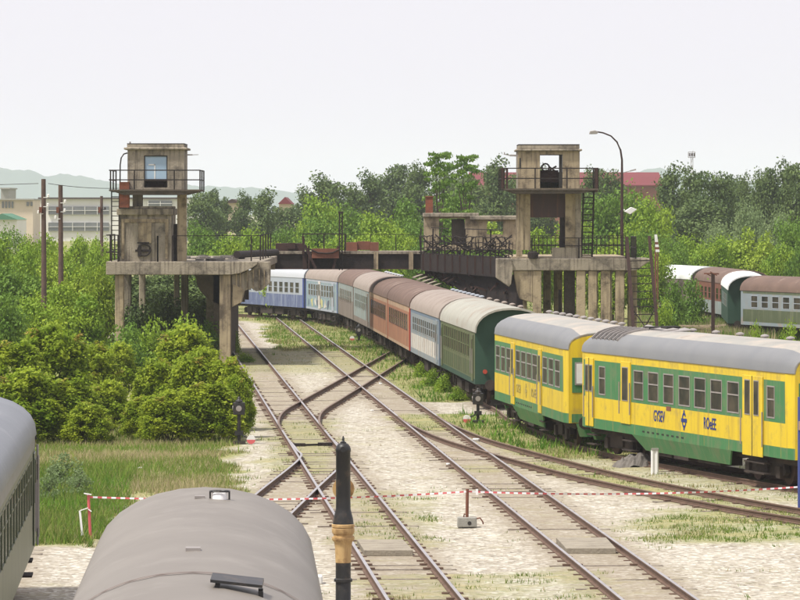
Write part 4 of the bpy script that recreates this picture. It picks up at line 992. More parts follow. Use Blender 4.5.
def right_tower():
    D = 220.; X = lambda x, d=0: px(x, D+d); Z = lambda y, d=0: pz(y, D+d)
    r = empty('concrete_tower', (X(560), D+3, 0), 0, 'right concrete coaling tower with an open cabin, brown sheet panel and row of bare columns', 'tower', 'twin coaling towers')
    zd = 5.4; zb_ = 4.75
    m = WMB(r); m.box(X(511), X(626), D, D+16, zb_, zd); m.prism([(X(626.05), zb_), (X(626.05), zd), (X(650), zd), (X(650), zd-.15), (X(636), zb_)], 'y', D, D+5); m.fin('deck', M['concrete'], bevel=.03)
    m = WMB(r); m.box(X(512), X(630), D+.3, D+15, zd, zd+.06); m.fin('deck_litter', M['concrete_pale'])
    m = WMB(r); m.prism([(X(496), zd), (X(496), Z(278)), (X(509), Z(287)), (X(511), Z(284)), (X(513), Z(268)), (X(510.95), zd)], 'y', D-.25, D+1.0); m.fin('bracket', M['concrete'], bevel=.03)
    m = WMB(r); m.prism([(X(513.2), zb_-.003), (X(517), Z(290)), (X(520), Z(299)), (X(532.8), Z(303)), (X(532.8), zb_-.003)], 'y', D+.1, D+1.2); m.fin('bracket', M['concrete_pale'], bevel=.03)
    for i, (x0, x1, dd, mt) in enumerate(((533, 541.5, .1, 0), (576.5, 585.5, .1, 0), (588.5, 597, .1, 0), (601, 610.5, .1, 0), (615.5, 624.5, .1, 0), (543.5, 551, 7, 0), (554, 562.5, 9, 0), (564, 575, 1.6, 1),
                                  (590, 598, 14, 0), (604, 612, 14, 0), (628, 637, 3, 0), (519, 527, 13, 0))):
        m = WMB(r); m.box(X(x0, dd), X(x1, dd), D+dd, D+dd+.55, -.1, zb_-.004); m.fin('leg', M[('concrete_pale', 'concrete_dark')[mt]], bevel=.03)
        if dd < .5 and i:
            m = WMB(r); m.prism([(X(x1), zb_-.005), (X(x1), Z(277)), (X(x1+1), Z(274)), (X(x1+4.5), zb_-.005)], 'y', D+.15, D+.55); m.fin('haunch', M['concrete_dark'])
    m = WMB(r); m.box(X(541.7), X(563.5), D+1.5, D+1.65, Z(321), Z(319.5)); m.box(X(559.5), X(562), D+1.3, D+1.48, 1.5, Z(290)); m.fin('pipe', M['steel_dark'])
    # lower storey
    zt_ = Z(193.8); zf = zd
    m = WMB(r)
    for x0, x1 in ((517.5, 523.5), (523.6, 530.5)): m.box(X(x0), X(x1), D+.3+(.06 if x0 > 520 else 0), D+.9, zf+.45, zt_)
    m.fin('column', M['concrete_pale'])
    for x0, x1, dd in ((565.5, 575.5, .3), (575.6, 581.5, .36), (518, 524, 3), (573, 580, 3)):
        m = WMB(r); m.box(X(x0), X(x1), D+dd, D+dd+.6, zf+.05, zt_); m.fin('column', M['concrete_pale' if x0 != 575.6 else 'concrete'])
    m = WMB(r); m.box(X(530.6), X(565.4), D+.45, D+.5, Z(217.5), zt_); m.fin('sheet_panel', M['sheet_brown'])
    m = WMB(r); m.box(X(560), X(565.3), D+.55, D+.6, zf+.3, Z(217.5)); m.fin('door', M['steel_dark'])
    m = WMB(r); m.box(X(552), X(581.5), D+.2, D+.298, zf, Z(247.5)); m.fin('low_wall', M['concrete'])
    m = WMB(r); m.lathe([(.1, 0), (.28, .02), (.3, .3), (.2, .38), (.05, .4)], (X(533), D+.1, zf), 10); m.fin('bucket', M['steel_dark'])
    # balcony
    z1 = Z(188.6)
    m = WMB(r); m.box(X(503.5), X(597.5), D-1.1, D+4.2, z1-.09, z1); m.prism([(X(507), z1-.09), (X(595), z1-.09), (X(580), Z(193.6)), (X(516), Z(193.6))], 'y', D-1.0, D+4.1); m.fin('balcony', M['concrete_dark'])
    zc0, zc1 = z1, Z(151); wx0, wx1, wz0, wz1 = X(540), X(562.5), zc0+.02, Z(154.5)
    wall_open(r, X(518), X(579.7), zc0, zc1, D, .22, [(wx0, wx1, wz0, wz1)], 'cabin_wall', 'concrete_pale')
    wall_open(r, X(518), X(579.7), zc0, zc1, D+3.3, .22, [(X(538), X(566), wz0+.9, wz1)], 'cabin_wall', 'concrete')
    m = WMB(r); m.box(X(518), X(518)+.2, D+.222, D+3.298, zc0, zc1); m.fin('cabin_wall', M['concrete'])
    m = WMB(r); m.box(X(579.7)-.2, X(579.7), D+.222, D+3.298, zc0, zc1); m.fin('cabin_wall', M['concrete'])
    m = WMB(r); m.box(X(519.3), X(520.8), D-.02, D-.002, Z(168), Z(158)); m.fin('slot', M['louvre'])
    m = WMB(r); m.box(X(516), X(582), D-.2, D+3.8, zc1, Z(149)); m.box(X(518.5), X(579.5), D-.05, D+3.6, Z(149), Z(145)); m.fin('cabin_roof', M['concrete'], bevel=.03)
    m = WMB(r); m.box(X(518.4), X(579.6), D-.052, D+3.6, Z(145), Z(144.2)); m.fin('roof_felt', M['steel_dark'])
    m = WMB(r); m.box(X(559), X(562.3), D+.05, D+.1, zc0+.02, wz1); m.fin('door', M['louvre'])
    m = WMB(r); m.box(X(541), X(559), D+.8, D+1.4, zc0+.35, Z(170)); m.tube([(X(546)+.2*math.cos(a), D+.7, Z(170)+.15+.2*math.sin(a)) for a in np.linspace(0, 6.28, 12)], .05, 6); m.bar((X(550), D+.8, Z(170)), (X(557), D+.8, Z(166)), .09); m.bar((X(549), D+.8, Z(166)), (X(556), D+.8, Z(171)), .08); m.fin('control_desk', M['steel_brown'])
    railing(r, [(X(501), D+4.1, z1), (X(503.7), D-1.05, z1), (X(597), D-1.05, z1), (X(597), D+4.1, z1)], 1.08, 10)
    m = WMB(r)
    for x in (502, 506.5): m.bar((X(x), D-1.0, z1), (X(x), D-1.0, z1+1.1), .12, up=(0, 1, 0))
    m.bar((X(595.5), D-1.0, z1-.2), (X(595.5), D-1.0, z1+1.1), .16, up=(0, 1, 0)); m.fin('railing_post', M['steel_brown'])
    m = WMB(r); m.bar((X(518), D+.5, Z(155.5)), (X(510), D+.5, Z(155.3)), .1); m.bar((X(510), D+.5, Z(155.3)), (X(504), D+.5, Z(154)), .05); m.bar((X(505), D+.5, Z(154)), (X(504.5), D+.5, Z(152)), .05); m.fin('lamp_arm', M['alu'])
    ladder(r, (X(582.3), D+1, zd), (X(584), D+.6, z1), (X(594.5)-X(584)), 12, sr=.045, rr=.03)
    # deck railings, front and back
    railing(r, [(X(532), D+.15, zd), (X(626), D+.15, zd)], 1.1, 3, mids=(.62,), r=.02)
    railing(r, [(X(530), D+14, zd), (X(640), D+14, zd)], 1.12, 26, mids=(.55,), r=.022, pr=.022)
    railing(r, [(X(636), D+.2, zd), (X(636), D+4.5, zd)], 1.15, 4, mids=(.5,), r=.03)
    # steel ladder frame standing at the right end
    a0 = Vector((X(626.5), D-.15, zd+1.15)); a1 = Vector((X(633.5), D-2.2, 0)); b0 = Vector((X(649), D-.15, zd+1.2)); b1 = Vector((X(657.5), D-2.2, 0))
    m = WMB(r); m.bar(a1, a0, .18, .12, up=(0, 1, 0)); m.bar(b1, b0, .16, .12, up=(0, 1, 0)); m.fin('stair_stringer', M['steel_brown'])
    for k in range(13):
        t = .06+k*.062; m = WMB(r); pa, pb = a1.lerp(a0, t), b1.lerp(b0, t); m.bar(pa, pb, .09, .05); m.fin('stair_tread', M['steel_dark'])
    m = WMB(r); m.bar(a1.lerp(a0, .12), b1.lerp(b0, .42), .05); m.bar(b1.lerp(b0, .12), a1.lerp(a0, .42), .05); m.fin('cross_brace', M['steel_dark'])
right_tower()

def annex():
    D = 236.; X = lambda x, d=0: px(x, D+d); Z = lambda y, d=0: pz(y, D+d)
    r = empty('ruined_hut', (X(470), D+2, Z(250)), 0, 'low roofless concrete hut with chimney stump on the dark gantry, left of the right tower', 'hut')
    zf = Z(250)
    wall_open(r, X(424), X(478), zf, Z(217), D, .25, [(X(439), X(465), zf+.3, Z(218.5))], 'wall', 'concrete_pale')
    m = WMB(r); m.box(X(424), X(424)+.25, D+.252, D+3, zf, Z(217)); m.box(X(478)-.25, X(478), D+.252, D+3, zf, Z(217)); m.fin('wall', M['concrete'])
    m = WMB(r); m.box(X(423), X(479), D-.2, D+3.2, Z(217), Z(213)); m.fin('roof', M['concrete'], bevel=.03)
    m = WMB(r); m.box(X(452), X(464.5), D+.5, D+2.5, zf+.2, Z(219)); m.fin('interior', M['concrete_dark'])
    wall_open(r, X(478.2), X(516), zf, Z(219.8), D, .25, [(X(487), X(503), zf+.9, Z(221.5))], 'wall', 'concrete_pale')
    m = WMB(r); m.box(X(470), X(516.5), D-.3, D-.22, Z(219.8), Z(216)); m.box(X(479.2), X(516.5), D-.2, D+2.8, Z(219.8), Z(215.6)); m.fin('lintel', M['concrete'], bevel=.03)
    m = WMB(r); m.box(X(425.5), X(433), D+.5, D+1, Z(213), Z(197)); m.box(X(424.8), X(433.7), D+.45, D+1.05, Z(197), Z(196)); m.fin('chimney', M['brick'])
annex()

def gantry():
    r = empty('steel_gantry', (px(345, 236), 236, 4.6), 0, 'dark riveted girder bridge spanning the tracks between the two towers', 'bridge')
    D = 236.; X = lambda x, d=0: px(x, D+d); Z = lambda y, d=0: pz(y, D+d)
    m = WMB(r); m.box(X(262), X(424), D, D+.35, Z(269), Z(254)); m.box(X(262), X(424), D+3, D+3.35, Z(269), Z(254)); m.fin('girder', M['steel_dark'])
    m = WMB(r); m.box(X(258), X(424), D-.12, D+3.6, Z(253.9), Z(251.2)); m.fin('deck', M['concrete'])
    m = WMB(r); m.box(X(262), X(424), D-.08, D-.002, Z(269.3), Z(268)); m.box(X(262), X(424), D-.06, D-.002, Z(255), Z(253.95)); m.fin('flange', M['steel_brown'])
    for x in (273, 305, 376, 411): m = WMB(r); m.box(X(x-2.2), X(x+2.2), D-.25, D-.1, Z(269.5), Z(252)); m.fin('pilaster', M['concrete_pale'] if x != 305 else M['steel_brown'])
    m = WMB(r); m.box(X(312), X(339), D-.7, D-.15, Z(258), Z(248.5)); m.fin('rust_box', M['rust_red'])
    m = WMB(r); m.bar((X(303.5), D-.4, Z(236)), (X(303.5), D-.4, Z(254)), .14, up=(0, 1, 0)); m.bar((X(305), D-.5, Z(245)), (X(316), D-.5, Z(268.5)), .16); m.bar((X(338.5), D-.5, Z(246)), (X(333.5), D-.5, Z(269)), .14); m.bar((X(309), D-.3, Z(246)), (X(309), D-.3, Z(269)), .1, up=(0, 1, 0)); m.fin('brace', M['steel_brown'])
    m = WMB(r); m.tube([(X(310), D-.75, Z(249)), (X(318), D-.75, Z(252.5)), (X(326), D-.75, Z(253.2)), (X(333), D-.75, Z(252.5)), (X(340), D-.75, Z(249))], .04, 6); m.fin('chain', M['steel_dark'])
    m = WMB(r)
    for x in (339.5, 342.3): m.bar((X(x), D-.3, Z(212)), (X(x), D-.3, Z(270)), .07, up=(0, 1, 0))
    for k in range(14): m.bar((X(339.5 if k % 2 else 342.3), D-.3, Z(212+4*k)), (X(342.3 if k % 2 else 339.5), D-.3, Z(216+4*k)), .04)
    m.box(X(338.3), X(343.3), D-.4, D-.2, Z(213.5), Z(211.5)); m.fin('mast', M['steel_dark'])
    railing(r, [(X(303), D-.3, Z(251.3)), (X(345), D-.3, Z(251.3))], 1.0, 3, mids=(), r=.03)
    railing(r, [(X(345), D+3.2, Z(251.3)), (X(421), D+3.2, Z(251.3))], .95, 4, mids=(), r=.015, pr=.02)
    m = WMB(r); m.box(X(275), X(304), D+.8, D+2.4, Z(251.1), Z(243.5)); m.box(X(287), X(295), D+.5, D+.78, Z(249), Z(243)); m.fin('skip', M['steel_brown'])
    m = WMB(r)
    for a, b in ((346, 357), (370, 378.5)): m.box(X(a), X(b), D+.8, D+2.2, Z(251.1), Z(242.5))
    m.box(X(357.1), X(369.9), D+1.1, D+2.0, Z(250), Z(241.5)); m.fin('skip', M['rust_red'])
gantry()

def chute():
    r = empty('coal_gallery', (px(470, 225), 226, 3), 0, 'burnt black steel gallery with tangled railings sloping down beside the right tower', 'gallery')
    # plan: from the bridge end (D 236) forward to the right tower (D 221)
    a = Vector((px(421, 234), 234, 0)); b = Vector((px(512, 221), 221.2, 0))
    def pt(t, z, off=0): p = a.lerp(b, t); return Vector((p.x, p.y+off, z))
    m = WMB(r)
    z0a, z1a, z0b, z1b = 4.55, 5.55, 4.3, 5.42
    vs_ = [pt(0, z0a), pt(1, z0b), pt(1, z1b), pt(0, z1a), pt(0, z0a, 3), pt(1, z0b, 3), pt(1, z1b, 3), pt(0, z1a, 3)]
    m.add(vs_, [(0,1,2,3),(7,6,5,4),(0,4,5,1),(1,5,6,2),(2,6,7,3),(3,7,4,0)]); m.fin('girder', M['steel_dark'])
    # ribs
    m = WMB(r)
    for k in range(12):
        t = (k+.3)/12; p = pt(t, 0); m.box(p.x-.05, p.x+.05, p.y-.1, p.y-.0, 4.6-.15*t, 5.5-.1*t)
    m.fin('stiffeners', M['steel_brown'])
    # hopper body below, lower edge running down to the right
    m = WMB(r)
    low = [(.05, 4.35), (.3, 4.0), (.5, 3.3), (.62, 2.9), (.78, 2.3), (.92, 1.6), (1.12, .9)]
    for (t0, l0), (t1, l1) in zip(low[:-1], low[1:]):
        vs_ = [pt(t0, l0), pt(t1, l1), pt(t1, 4.4), pt(t0, 4.5), pt(t0, l0, 4), pt(t1, l1, 4), pt(t1, 4.4, 4), pt(t0, 4.5, 4)]
        m.add([v+Vector((0, 1.2, 0)) for v in vs_], [(0,1,2,3),(7,6,5,4),(0,4,5,1),(1,5,6,2),(2,6,7,3),(3,7,4,0)])
    m.fin('hopper', M['steel_dark'])
    rs = random.Random(12)
    for k in range(60):
        m = WMB(r)
        t = rs.uniform(.05, .98); zl = np.interp(t, [p[0] for p in low], [p[1] for p in low]); p = pt(t, rs.uniform(zl-.1, 4.5), 1.1)
        m.bar(p, p+Vector((rs.uniform(-.7, .7), rs.uniform(-.4, .2), rs.uniform(-.5, .3))), rs.uniform(.04, .12))
        m.fin('scrap_bar', M['steel_brown'])
    for k in range(5):
        t = .02+.05*k; p = pt(t, 4.3-.12*k, .6); m = WMB(r); m.bar(p, p+Vector((-.5, -.8, -.15)), .22, .08); m.fin('plank', M['wood_grey'])
    for t in (.35, .6, .85):
        m = WMB(r); p = pt(t, 0, 2.5); m.box(p.x-.25, p.x+.25, p.y, p.y+.5, -.1, 3.6-1.2*t); m.fin('leg', M['concrete_dark'])
    # bent railings
    m = WMB(r)
    for k in range(30):
        t = k/29; p = pt(t, 5.5-.1*t, -.05); h = 1.0 if k < 22 else .9; j = Vector((rs.uniform(-.12, .12), 0, rs.uniform(-.08, .12)))
        m.bar(p, p+Vector((0, 0, h))+j, .07 if k % 4 == 0 else .04, up=(0, 1, 0))
    for f in (.35, .68, 1.0):
        for k in range(29):
            p, q = pt(k/29, 5.5+f, -.05), pt((k+1)/29, 5.5+f, -.05)
            m.bar(p+Vector((0, 0, rs.uniform(-.05, .05))), q+Vector((0, 0, rs.uniform(-.05, .05))), .045)
    for k in range(120):
        t = rs.uniform(.05, .97); p = pt(t, rs.uniform(5.55, 6.2), rs.uniform(.2, 2.2)); m.bar(p, p+Vector((rs.uniform(-.6, .6), rs.uniform(-.2, .2), rs.uniform(-.45, .5))), .06)
    for t in (0, .14, .5, .78): p = pt(t, 5.4, .6); m.bar(p, p+Vector((0, 0, 1.55)), .08, up=(0, 1, 0))
    m.bar(pt(.5, 6.95, .6), pt(.9, 6.9, .6), .05); m.bar(pt(.12, 7.0, .6), pt(.32, 6.95, .6), .05)
    m.fin('railing', M['steel_dark'])
chute()

# ------------------------------------------------------------------ water crane, signals, poles, posts, tape
def water_crane():
    D = 80.; x, y = px(343.2, D), D
    r = empty('water_crane', (x, y, 0), 0, 'black iron water crane with cream collar standing by the track in the foreground', 'water crane')
    k = D/F
    m = MB(); m.lathe([(.26, -.05), (.26, .06), (.19, .1), (.15, .16), (.148, pz(562.5, D))], n=28); m.lathe([(.18, .75), (.18, .8), (.152, .82)], n=28); m.build('pipe', M['black_paint'], r, smooth=True)
    zc = lambda yy: pz(yy, D)
    m = MB(); m.lathe([(.150, zc(562.5)), (.152, zc(560)), (.160, zc(548)), (.178, zc(542)), (.215, zc(540)), (.222, zc(538.5)), (.222, zc(537))], n=28)
    m.lathe([(.19, zc(537)), (.19, zc(534)), (.205, zc(533.8)), (.222, zc(532)), (.222, zc(528.5)), (.205, zc(527.5)), (.225, zc(527)), (.225, zc(524.5)), (.21, zc(524))], n=28)
    for a in np.linspace(0, 6.28, 9)[:-1]: m.lathe([(.02, zc(540)), (.02, zc(536.8))], (.2*math.cos(a), .2*math.sin(a), 0), 6)
    m.build('collar', M['cream_paint'], r, smooth=True)
    m = MB(); m.lathe([(.205, zc(524)), (.19, zc(518)), (.165, zc(513)), (.145, zc(509)), (.142, zc(500)), (.142, zc(452)), (.15, zc(451.5)), (.15, zc(449)), (.135, zc(446.5)), (.105, zc(444.2)), (.06, zc(443)), (.05, zc(442.8))], n=28)
    m.lathe([(.06, zc(443)), (.06, zc(442)), (.035, zc(441.6)), (.02, zc(440)), (.03, zc(439.2)), (.022, zc(438.4)), (.01, zc(436))], n=12)
    m.tube([(0, -.12, zc(449)), (0, -.165, zc(449))], .055, 16)
    arm = m.build('riser', M['black_paint'], r, smooth=True)
    m = MB(); m.tube([(0, .1, zc(490)), (0, 2.6, zc(490))], .12, 16); m.tube([(0, .3, zc(490)), (0, .36, zc(490))], .215, 24); m.tube([(0, .38, zc(490)), (0, .44, zc(490))], .2, 24); m.tube([(0, 2.6, zc(490)), (0, 2.85, zc(492)), (0, 2.9, zc(500))], .12, 14)
    m.build('arm', M['cream_paint'], r, smooth=True)
water_crane()

def points_lamp(x, yb, label, h=1.35, wx=-11, side=-1, grp='points signals'):
    D = gD(yb); r = empty('points_signal', (px(x, D), D, 0), 0, label, 'signal', grp)
    m = MB(); m.box(-.22, .22, -.15, .15, -.05, .1); m.tube([(0, 0, .1), (0, 0, h-.45)], .06, 8); m.box(-.14, .14, -.1, .1, .3, .45); m.build('stand', M['black_paint'], r)
    m = MB(); m.box(-.2, .2, -.12, .12, h-.5, h-.08); m.lathe([(.12, h-.08), (.14, h-.04), (.06, h+.03), (.05, h+.1), (.02, h+.12)], n=12); lam = m.build('lantern', M['black_paint'], r, bevel=.02)
    m = MB(); m.tube([(0, -.121, h-.28), (0, -.14, h-.28)], .1, 14); m.tube([(-.201, 0, h-.28), (-.22, 0, h-.28)], .09, 14); m.build('lens', M['alu'], lam)
    m = MB(); L_ = .42*abs(wx)/11; m.bar((0, -.1, .35), (side*L_*.8, -.2, .22), .04); m.build('lever', M['black_paint'], r)
    m = MB(); m.tube([(side*L_, -.26, .16), (side*L_, -.14, .16)], .15, 18); w_ = m.build('weight', M['white_paint'], r)
    m = MB(); m.add([(side*L_-.15, -.262, .16), (side*L_+.15, -.262, .16), (side*L_+.13, -.262, .08), (side*L_+.07, -.262, .03), (side*L_, -.262, .01), (side*L_-.07, -.262, .03), (side*L_-.13, -.262, .08)], [(0,1,2,3,4,5,6)]); m.build('weight_paint', M['tape_red'], w_)
points_lamp(478, 423, 'black points lantern with red and white weight before the green coach end', 1.2)
points_lamp(239, 444, 'black points lantern at the edge of the right sumac bushes', 1.5, 11, 1)
points_lamp(359, 341, 'small distant black points lantern in the grass beside the coaches', .95, 11, -1)

def pole(x, yt, D, label, rad=.13, h=None, ins=True, cat='pole', grp='wooden poles by the left trees'):
    r = empty('wooden_pole', (px(x, D), D, 0), 0, label, cat, grp); zt = pz(yt, D)
    m = MB(); m.tube([(0, 0, -.2), (.02, 0, zt*.5), (0, 0, zt)], [rad*1.15, rad, rad*.85], 12); m.build('post', M['wood_pole'], r, smooth=True)
    for (dx, dz) in ((.24, .9), (-.24, 1.7), (.22, 1.35))[:3 if ins else 1]:
        m = MB(); m.bar((0, -.1, zt-dz), (dx, -.1, zt-dz), .035); m.lathe([(.02, 0), (.06, .02), (.05, .1), (.065, .12), (.03, .17)], (dx, -.1, zt-dz), 10); m.build('insulator', M['white_paint' if ins else 'steel_dark'], r)
    m = MB(); m.box(-.2, -.06, -.2, -.08, zt*.47 if 0 else pz(213, D), pz(207, D)); m.build('junction_box', M['rust_red'], r)
pole(43.5, 179, 200, 'taller of two bare wooden poles at the far left, nearer the picture edge')
pole(60.5, 185, 206, 'second bare wooden pole from the left, slightly shorter, with white insulators')
pole(101.5, 196, 270, 'thin dark pole close to the ladder of the left tower', .11, ins=False)
m = MB()
for dz in (.9, 1.2):
    pass
def wire(a, b, sag, label):
    a = Vector(a); b = Vector(b); m = MB()
    pts = [a.lerp(b, t)-Vector((0, 0, sag*4*t*(1-t))) for t in np.linspace(0, 1, 18)]
    o_ = empty('overhead_wire', a, 0, label, 'wire', 'thin wires at the left'); q = WMB(o_); q.tube(pts, .014, 5); q.fin('strand', M['steel_dark'])
wire((px(43.5, 200)-.24, 199.9, pz(183.5, 200)), (-40, 205, pz(182, 205)), .2, 'thin wire running left out of view from the taller wooden pole')
wire((px(43.5, 200)+.24, 199.9, pz(183.5, 200)), (px(127, 211), 211, pz(188, 211)), .1, 'thin wire from the taller wooden pole to the left tower cabin')

def lamp_post():
    D = 262.; r = empty('street_lamp', (px(622, D), D, 0), 0, 'tall curved yard lamp rising behind the right end of the right tower', 'lamp'); Z = lambda y: pz(y, D); k = D/F
    m = MB(); m.tube([(0, 0, -.2), (0, 0, Z(190)), (0, 0, Z(160)), (-1.5*k, 0, Z(150)), (-5*k, 0, Z(142)), (-11*k, 0, Z(136)), (-19*k, 0, Z(132.8)), (-26*k, 0, Z(131.6))], [.12, .09, .065, .06, .055, .05, .05, .05], 10); m.build('post', M['steel_brown'], r, smooth=True)
    m = MB(); m.prism([(-33*k, Z(134.2)), (-32*k, Z(131)), (-27*k, Z(130.2)), (-23.5*k, Z(132)), (-25*k, Z(134))], 'y', -.16, .16); m.build('lamp_head', M['alu'], r, bevel=.03)
    m = MB(); m.bar((0, 0, Z(209.5)), (3*k, 0, Z(210)), .08); m.prism([(2*k, Z(211.5)), (9*k, Z(207)), (15*k, Z(209.5)), (8*k, Z(214.5))], 'y', -.2, .2); m.build('floodlight', M['white_paint'], r, bevel=.03)
    m = MB(); m.bar((0, 0, Z(173)), (8*k, 0, Z(171)), .05); m.bar((8*k, 0, Z(171)), (14*k, 0, Z(169.5)), .09); m.build('side_arm', M['alu'], r)
lamp_post()
def signpost():
    D = 258.; r = empty('sign_post', (px(655.5, D), D, 0), 0, 'rusty narrow post with peeling red and white striped board right of the steel stair', 'sign'); k = D/F
    m = MB(); m.box(-.05, .05, -.05, .05, -.1, pz(246, D)); m.box(1.6*k, 2.8*k, -.05, .05, -.1, pz(246, D)); m.build('post', M['rust_red'], r)
    m = MB(); 
    z0, z1 = pz(252, D), pz(234.5, D)
    for i in range(7):
        a, b = i/7, (i+1)/7
        m.add([((-1.2+2.4*a*.5)*k*1, -.07, z1+(z0-z1)*a), ((1.5+2.6*a)*k, -.07, z1+(z0-z1)*a), ((1.5+2.6*b)*k, -.07, z1+(z0-z1)*b), ((-1.2+2.4*b*.5)*k, -.07, z1+(z0-z1)*b)], [(0, 1, 2, 3)], 1 if i in (3, 5) else 0)
    m.build('board', [M['white_paint'], M['rust_red']], r)
signpost()
def tpost():
    D = 238.; r = empty('signal_post', (px(713, D), D, 0), 0, 'dark iron post with a short rusty crossbar in front of the far right coaches', 'post'); k = D/F
    m = MB(); m.box(-.1, .1, -.1, .1, -.1, pz(274, D)); m.build('post', M['steel_brown'], r)
    m = MB(); m.bar((-9*k, 0, pz(273.5, D)), (6*k, 0, pz(273.8, D)), .14, .08); m.bar((-3*k, -.05, pz(271.8, D)), (4*k, -.05, pz(275.5, D)), .12, .06); m.bar((-2*k, 0, pz(276, D)), (-7*k, 0, pz(273.5, D)), .05); m.build('crossbar', M['rust_red'], r)
tpost()
def flood_mast():
    D = 620.; r = empty('floodlight_mast', (px(692, D), D, 0), 0, 'far lattice floodlight mast poking above the dark trees on the right', 'mast'); k = D/F
    m = MB()
    for s_ in (-1, 1): m.bar((s_*1.0*k, 0, 0), (s_*.9*k, 0, pz(153, D)), .08, up=(0, 1, 0))
    for i in range(14): m.bar((-1*k, 0, 3+i*1.0), (1*k, 0, 4+i*1.0), .05)
    m.build('lattice', M['alu'], r)
    m = MB(); z0, z1 = pz(157.5, D), pz(152, D)
    m.bar((-3.7*k, 0, z0), (3*k, 0, z0), .08); m.bar((-3.7*k, 0, z1), (3*k, 0, z1), .08); m.bar((-3.7*k, 0, z0), (-3.7*k, 0, z1), .08, up=(0, 1, 0)); m.bar((3*k, 0, z0), (3*k, 0, z1), .08, up=(0, 1, 0)); m.build('frame', M['alu'], r)
    for i in range(4): 
        m = MB(); m.box((-3.2+1.6*i)*k, (-2.2+1.6*i)*k, -.3, -.1, z0+.15, z1-.15); m.build('floodlight', M['steel_brown'], r)
flood_mast()
# tape and its posts
def tape(pts, label, n_per_m=4.2, wd=.045, sag=.12, twist=True, group='barrier tape'):
    root = empty('barrier_tape', pts[0], 0, label, 'tape', group); m = WMB(root); rs = random.Random(len(label))
    for a, b in zip(pts[:-1], pts[1:]):
        a = Vector(a); b = Vector(b); L = (b-a).length; n = max(2, int(L*n_per_m))
        def q(t):
            p = a.lerp(b, t)-Vector((0, 0, sag*L*.1*4*t*(1-t))); return p
        for i in range(n):
            p0, p1 = q(i/n), q((i+1)/n); t0 = Vector((0, math.sin(i*.35)*.5, 1)).normalized()*wd/2; t1 = Vector((0, math.sin((i+1)*.35)*.5, 1)).normalized()*wd/2
            for s0, s1 in ((0, .5), (.5, 1)):
                A_, B_ = p0.lerp(p1, s0), p0.lerp(p1, s1); ta, tb = t0.lerp(t1, s0), t0.lerp(t1, s1)
                m.add([A_-ta, B_-tb, B_+tb, A_+ta], [(0, 1, 2, 3)], 0 if s0 == 0 else 1)
    return m.fin('strip', [M['tape_red'], M['tape_white']])
pL = P(88.3, 497, 99); pM = P(468, 491.5, 103.6); pR = P(797.5, 487, 108)
tape([pL, pM], 'red and white barrier tape between the left stake and the stake on a block')
tape([pM, pR], 'red and white barrier tape from the stake on a block to the right edge')
def stake(x, yt, yb, label, material, D=None, loc=None):
    D = D or gD(yb); r = empty('stake', (px(x, D), D, 0), 0, label, 'stake', 'stakes holding the tape'); z = pz(yt, D)
    m = MB(); m.tube([(.06, 0, -.1), (0, 0, z)], .035, 8); m.build('rod', M[material], r); return r, z
r_, z_ = stake(88.3, 494, 541, 'leaning red stake tied with white ribbon in the grass at the left', 'tape_red', 99)
m = MB()
for (a, b) in (((0, -.03, z_-.02), (-.1, -.05, z_+.02)), ((-.1, -.05, z_+.02), (.08, -.06, z_-.01)), ((0, -.05, z_-.33), (-.2, -.05, z_-.4)), ((-.2, -.05, z_-.4), (-.14, -.05, z_-1.0)), ((0, -.05, z_-.36), (.08, -.05, z_-.42))): m.bar(a, b, .05, .02)
m.build('ribbon', M['tape_white'], r_)
D_ = 103.6; r_ = empty('stake', (px(467, D_), D_, 0), 0, 'brown stake standing on a grey concrete block between the two main tracks', 'stake', 'stakes holding the tape')
m = MB(); m.tube([(0, 0, .2), (.01, 0, pz(489, D_))], .04, 8); m.build('rod', M['rust_red'], r_)
m = MB(); m.prism([(-.25, 0), (.25, 0), (.24, .24), (-.24, .24)], 'y', -.18, .18); bl_ = m.build('block', M['concrete_block'], r_, bevel=.015)
m = MB(); m.tube([(.06, -.181, .1), (.06, -.186, .1)], .05, 12); m.build('hole', M['louvre'], bl_)
m = MB(); m.tube([(.24, 0, .2), (.33, 0, .22), (.4, 0, .12), (.41, 0, .06)], .02, 6); m.tube([(-.08, 0, .24), (-.07, 0, .32), (0, 0, .3)], .02, 6); m.build('wire_loop', M['rust_red'], bl_)
m = MB(); m.bar((.25, 0, .95+0), (.25, 0, .8), .06, .01, up=(0, 1, 0)); m.build('ribbon', M['tape_white'], r_)
D_ = 108.; r_ = empty('blue_post', (px(800, D_), D_, 0), 0, 'dark blue post at the right edge where the tape ends', 'post')
m = MB(); m.box(-.055, .075, -.06, .06, -.1, pz(397, D_)); m.build('rod', M['coach_navy'], r_)
m = MB(); m.box(-.05, .07, -.08, -.061, pz(430, D_), pz(421, D_)); m.build('plate', M['coach_tan'], r_)
D_ = gD(474); r_ = empty('marker_post', (px(655, D_), D_, 0), 0, 'short white concrete marker post in front of the yellow railcar', 'post')
m = MB(); m.tube([(-.07, 0, -.1), (-.07, 0, .72)], .055, 10); m.tube([(.06, 0, -.1), (.06, 0, .74)], .05, 10); m.box(-.1, .1, -.03, .03, .0, .74); m.build('column', M['white_paint'], r_); m = MB(); m.box(-.11, .11, -.06, .06, .72, .78); m.build('cap', M['concrete_block'], r_)
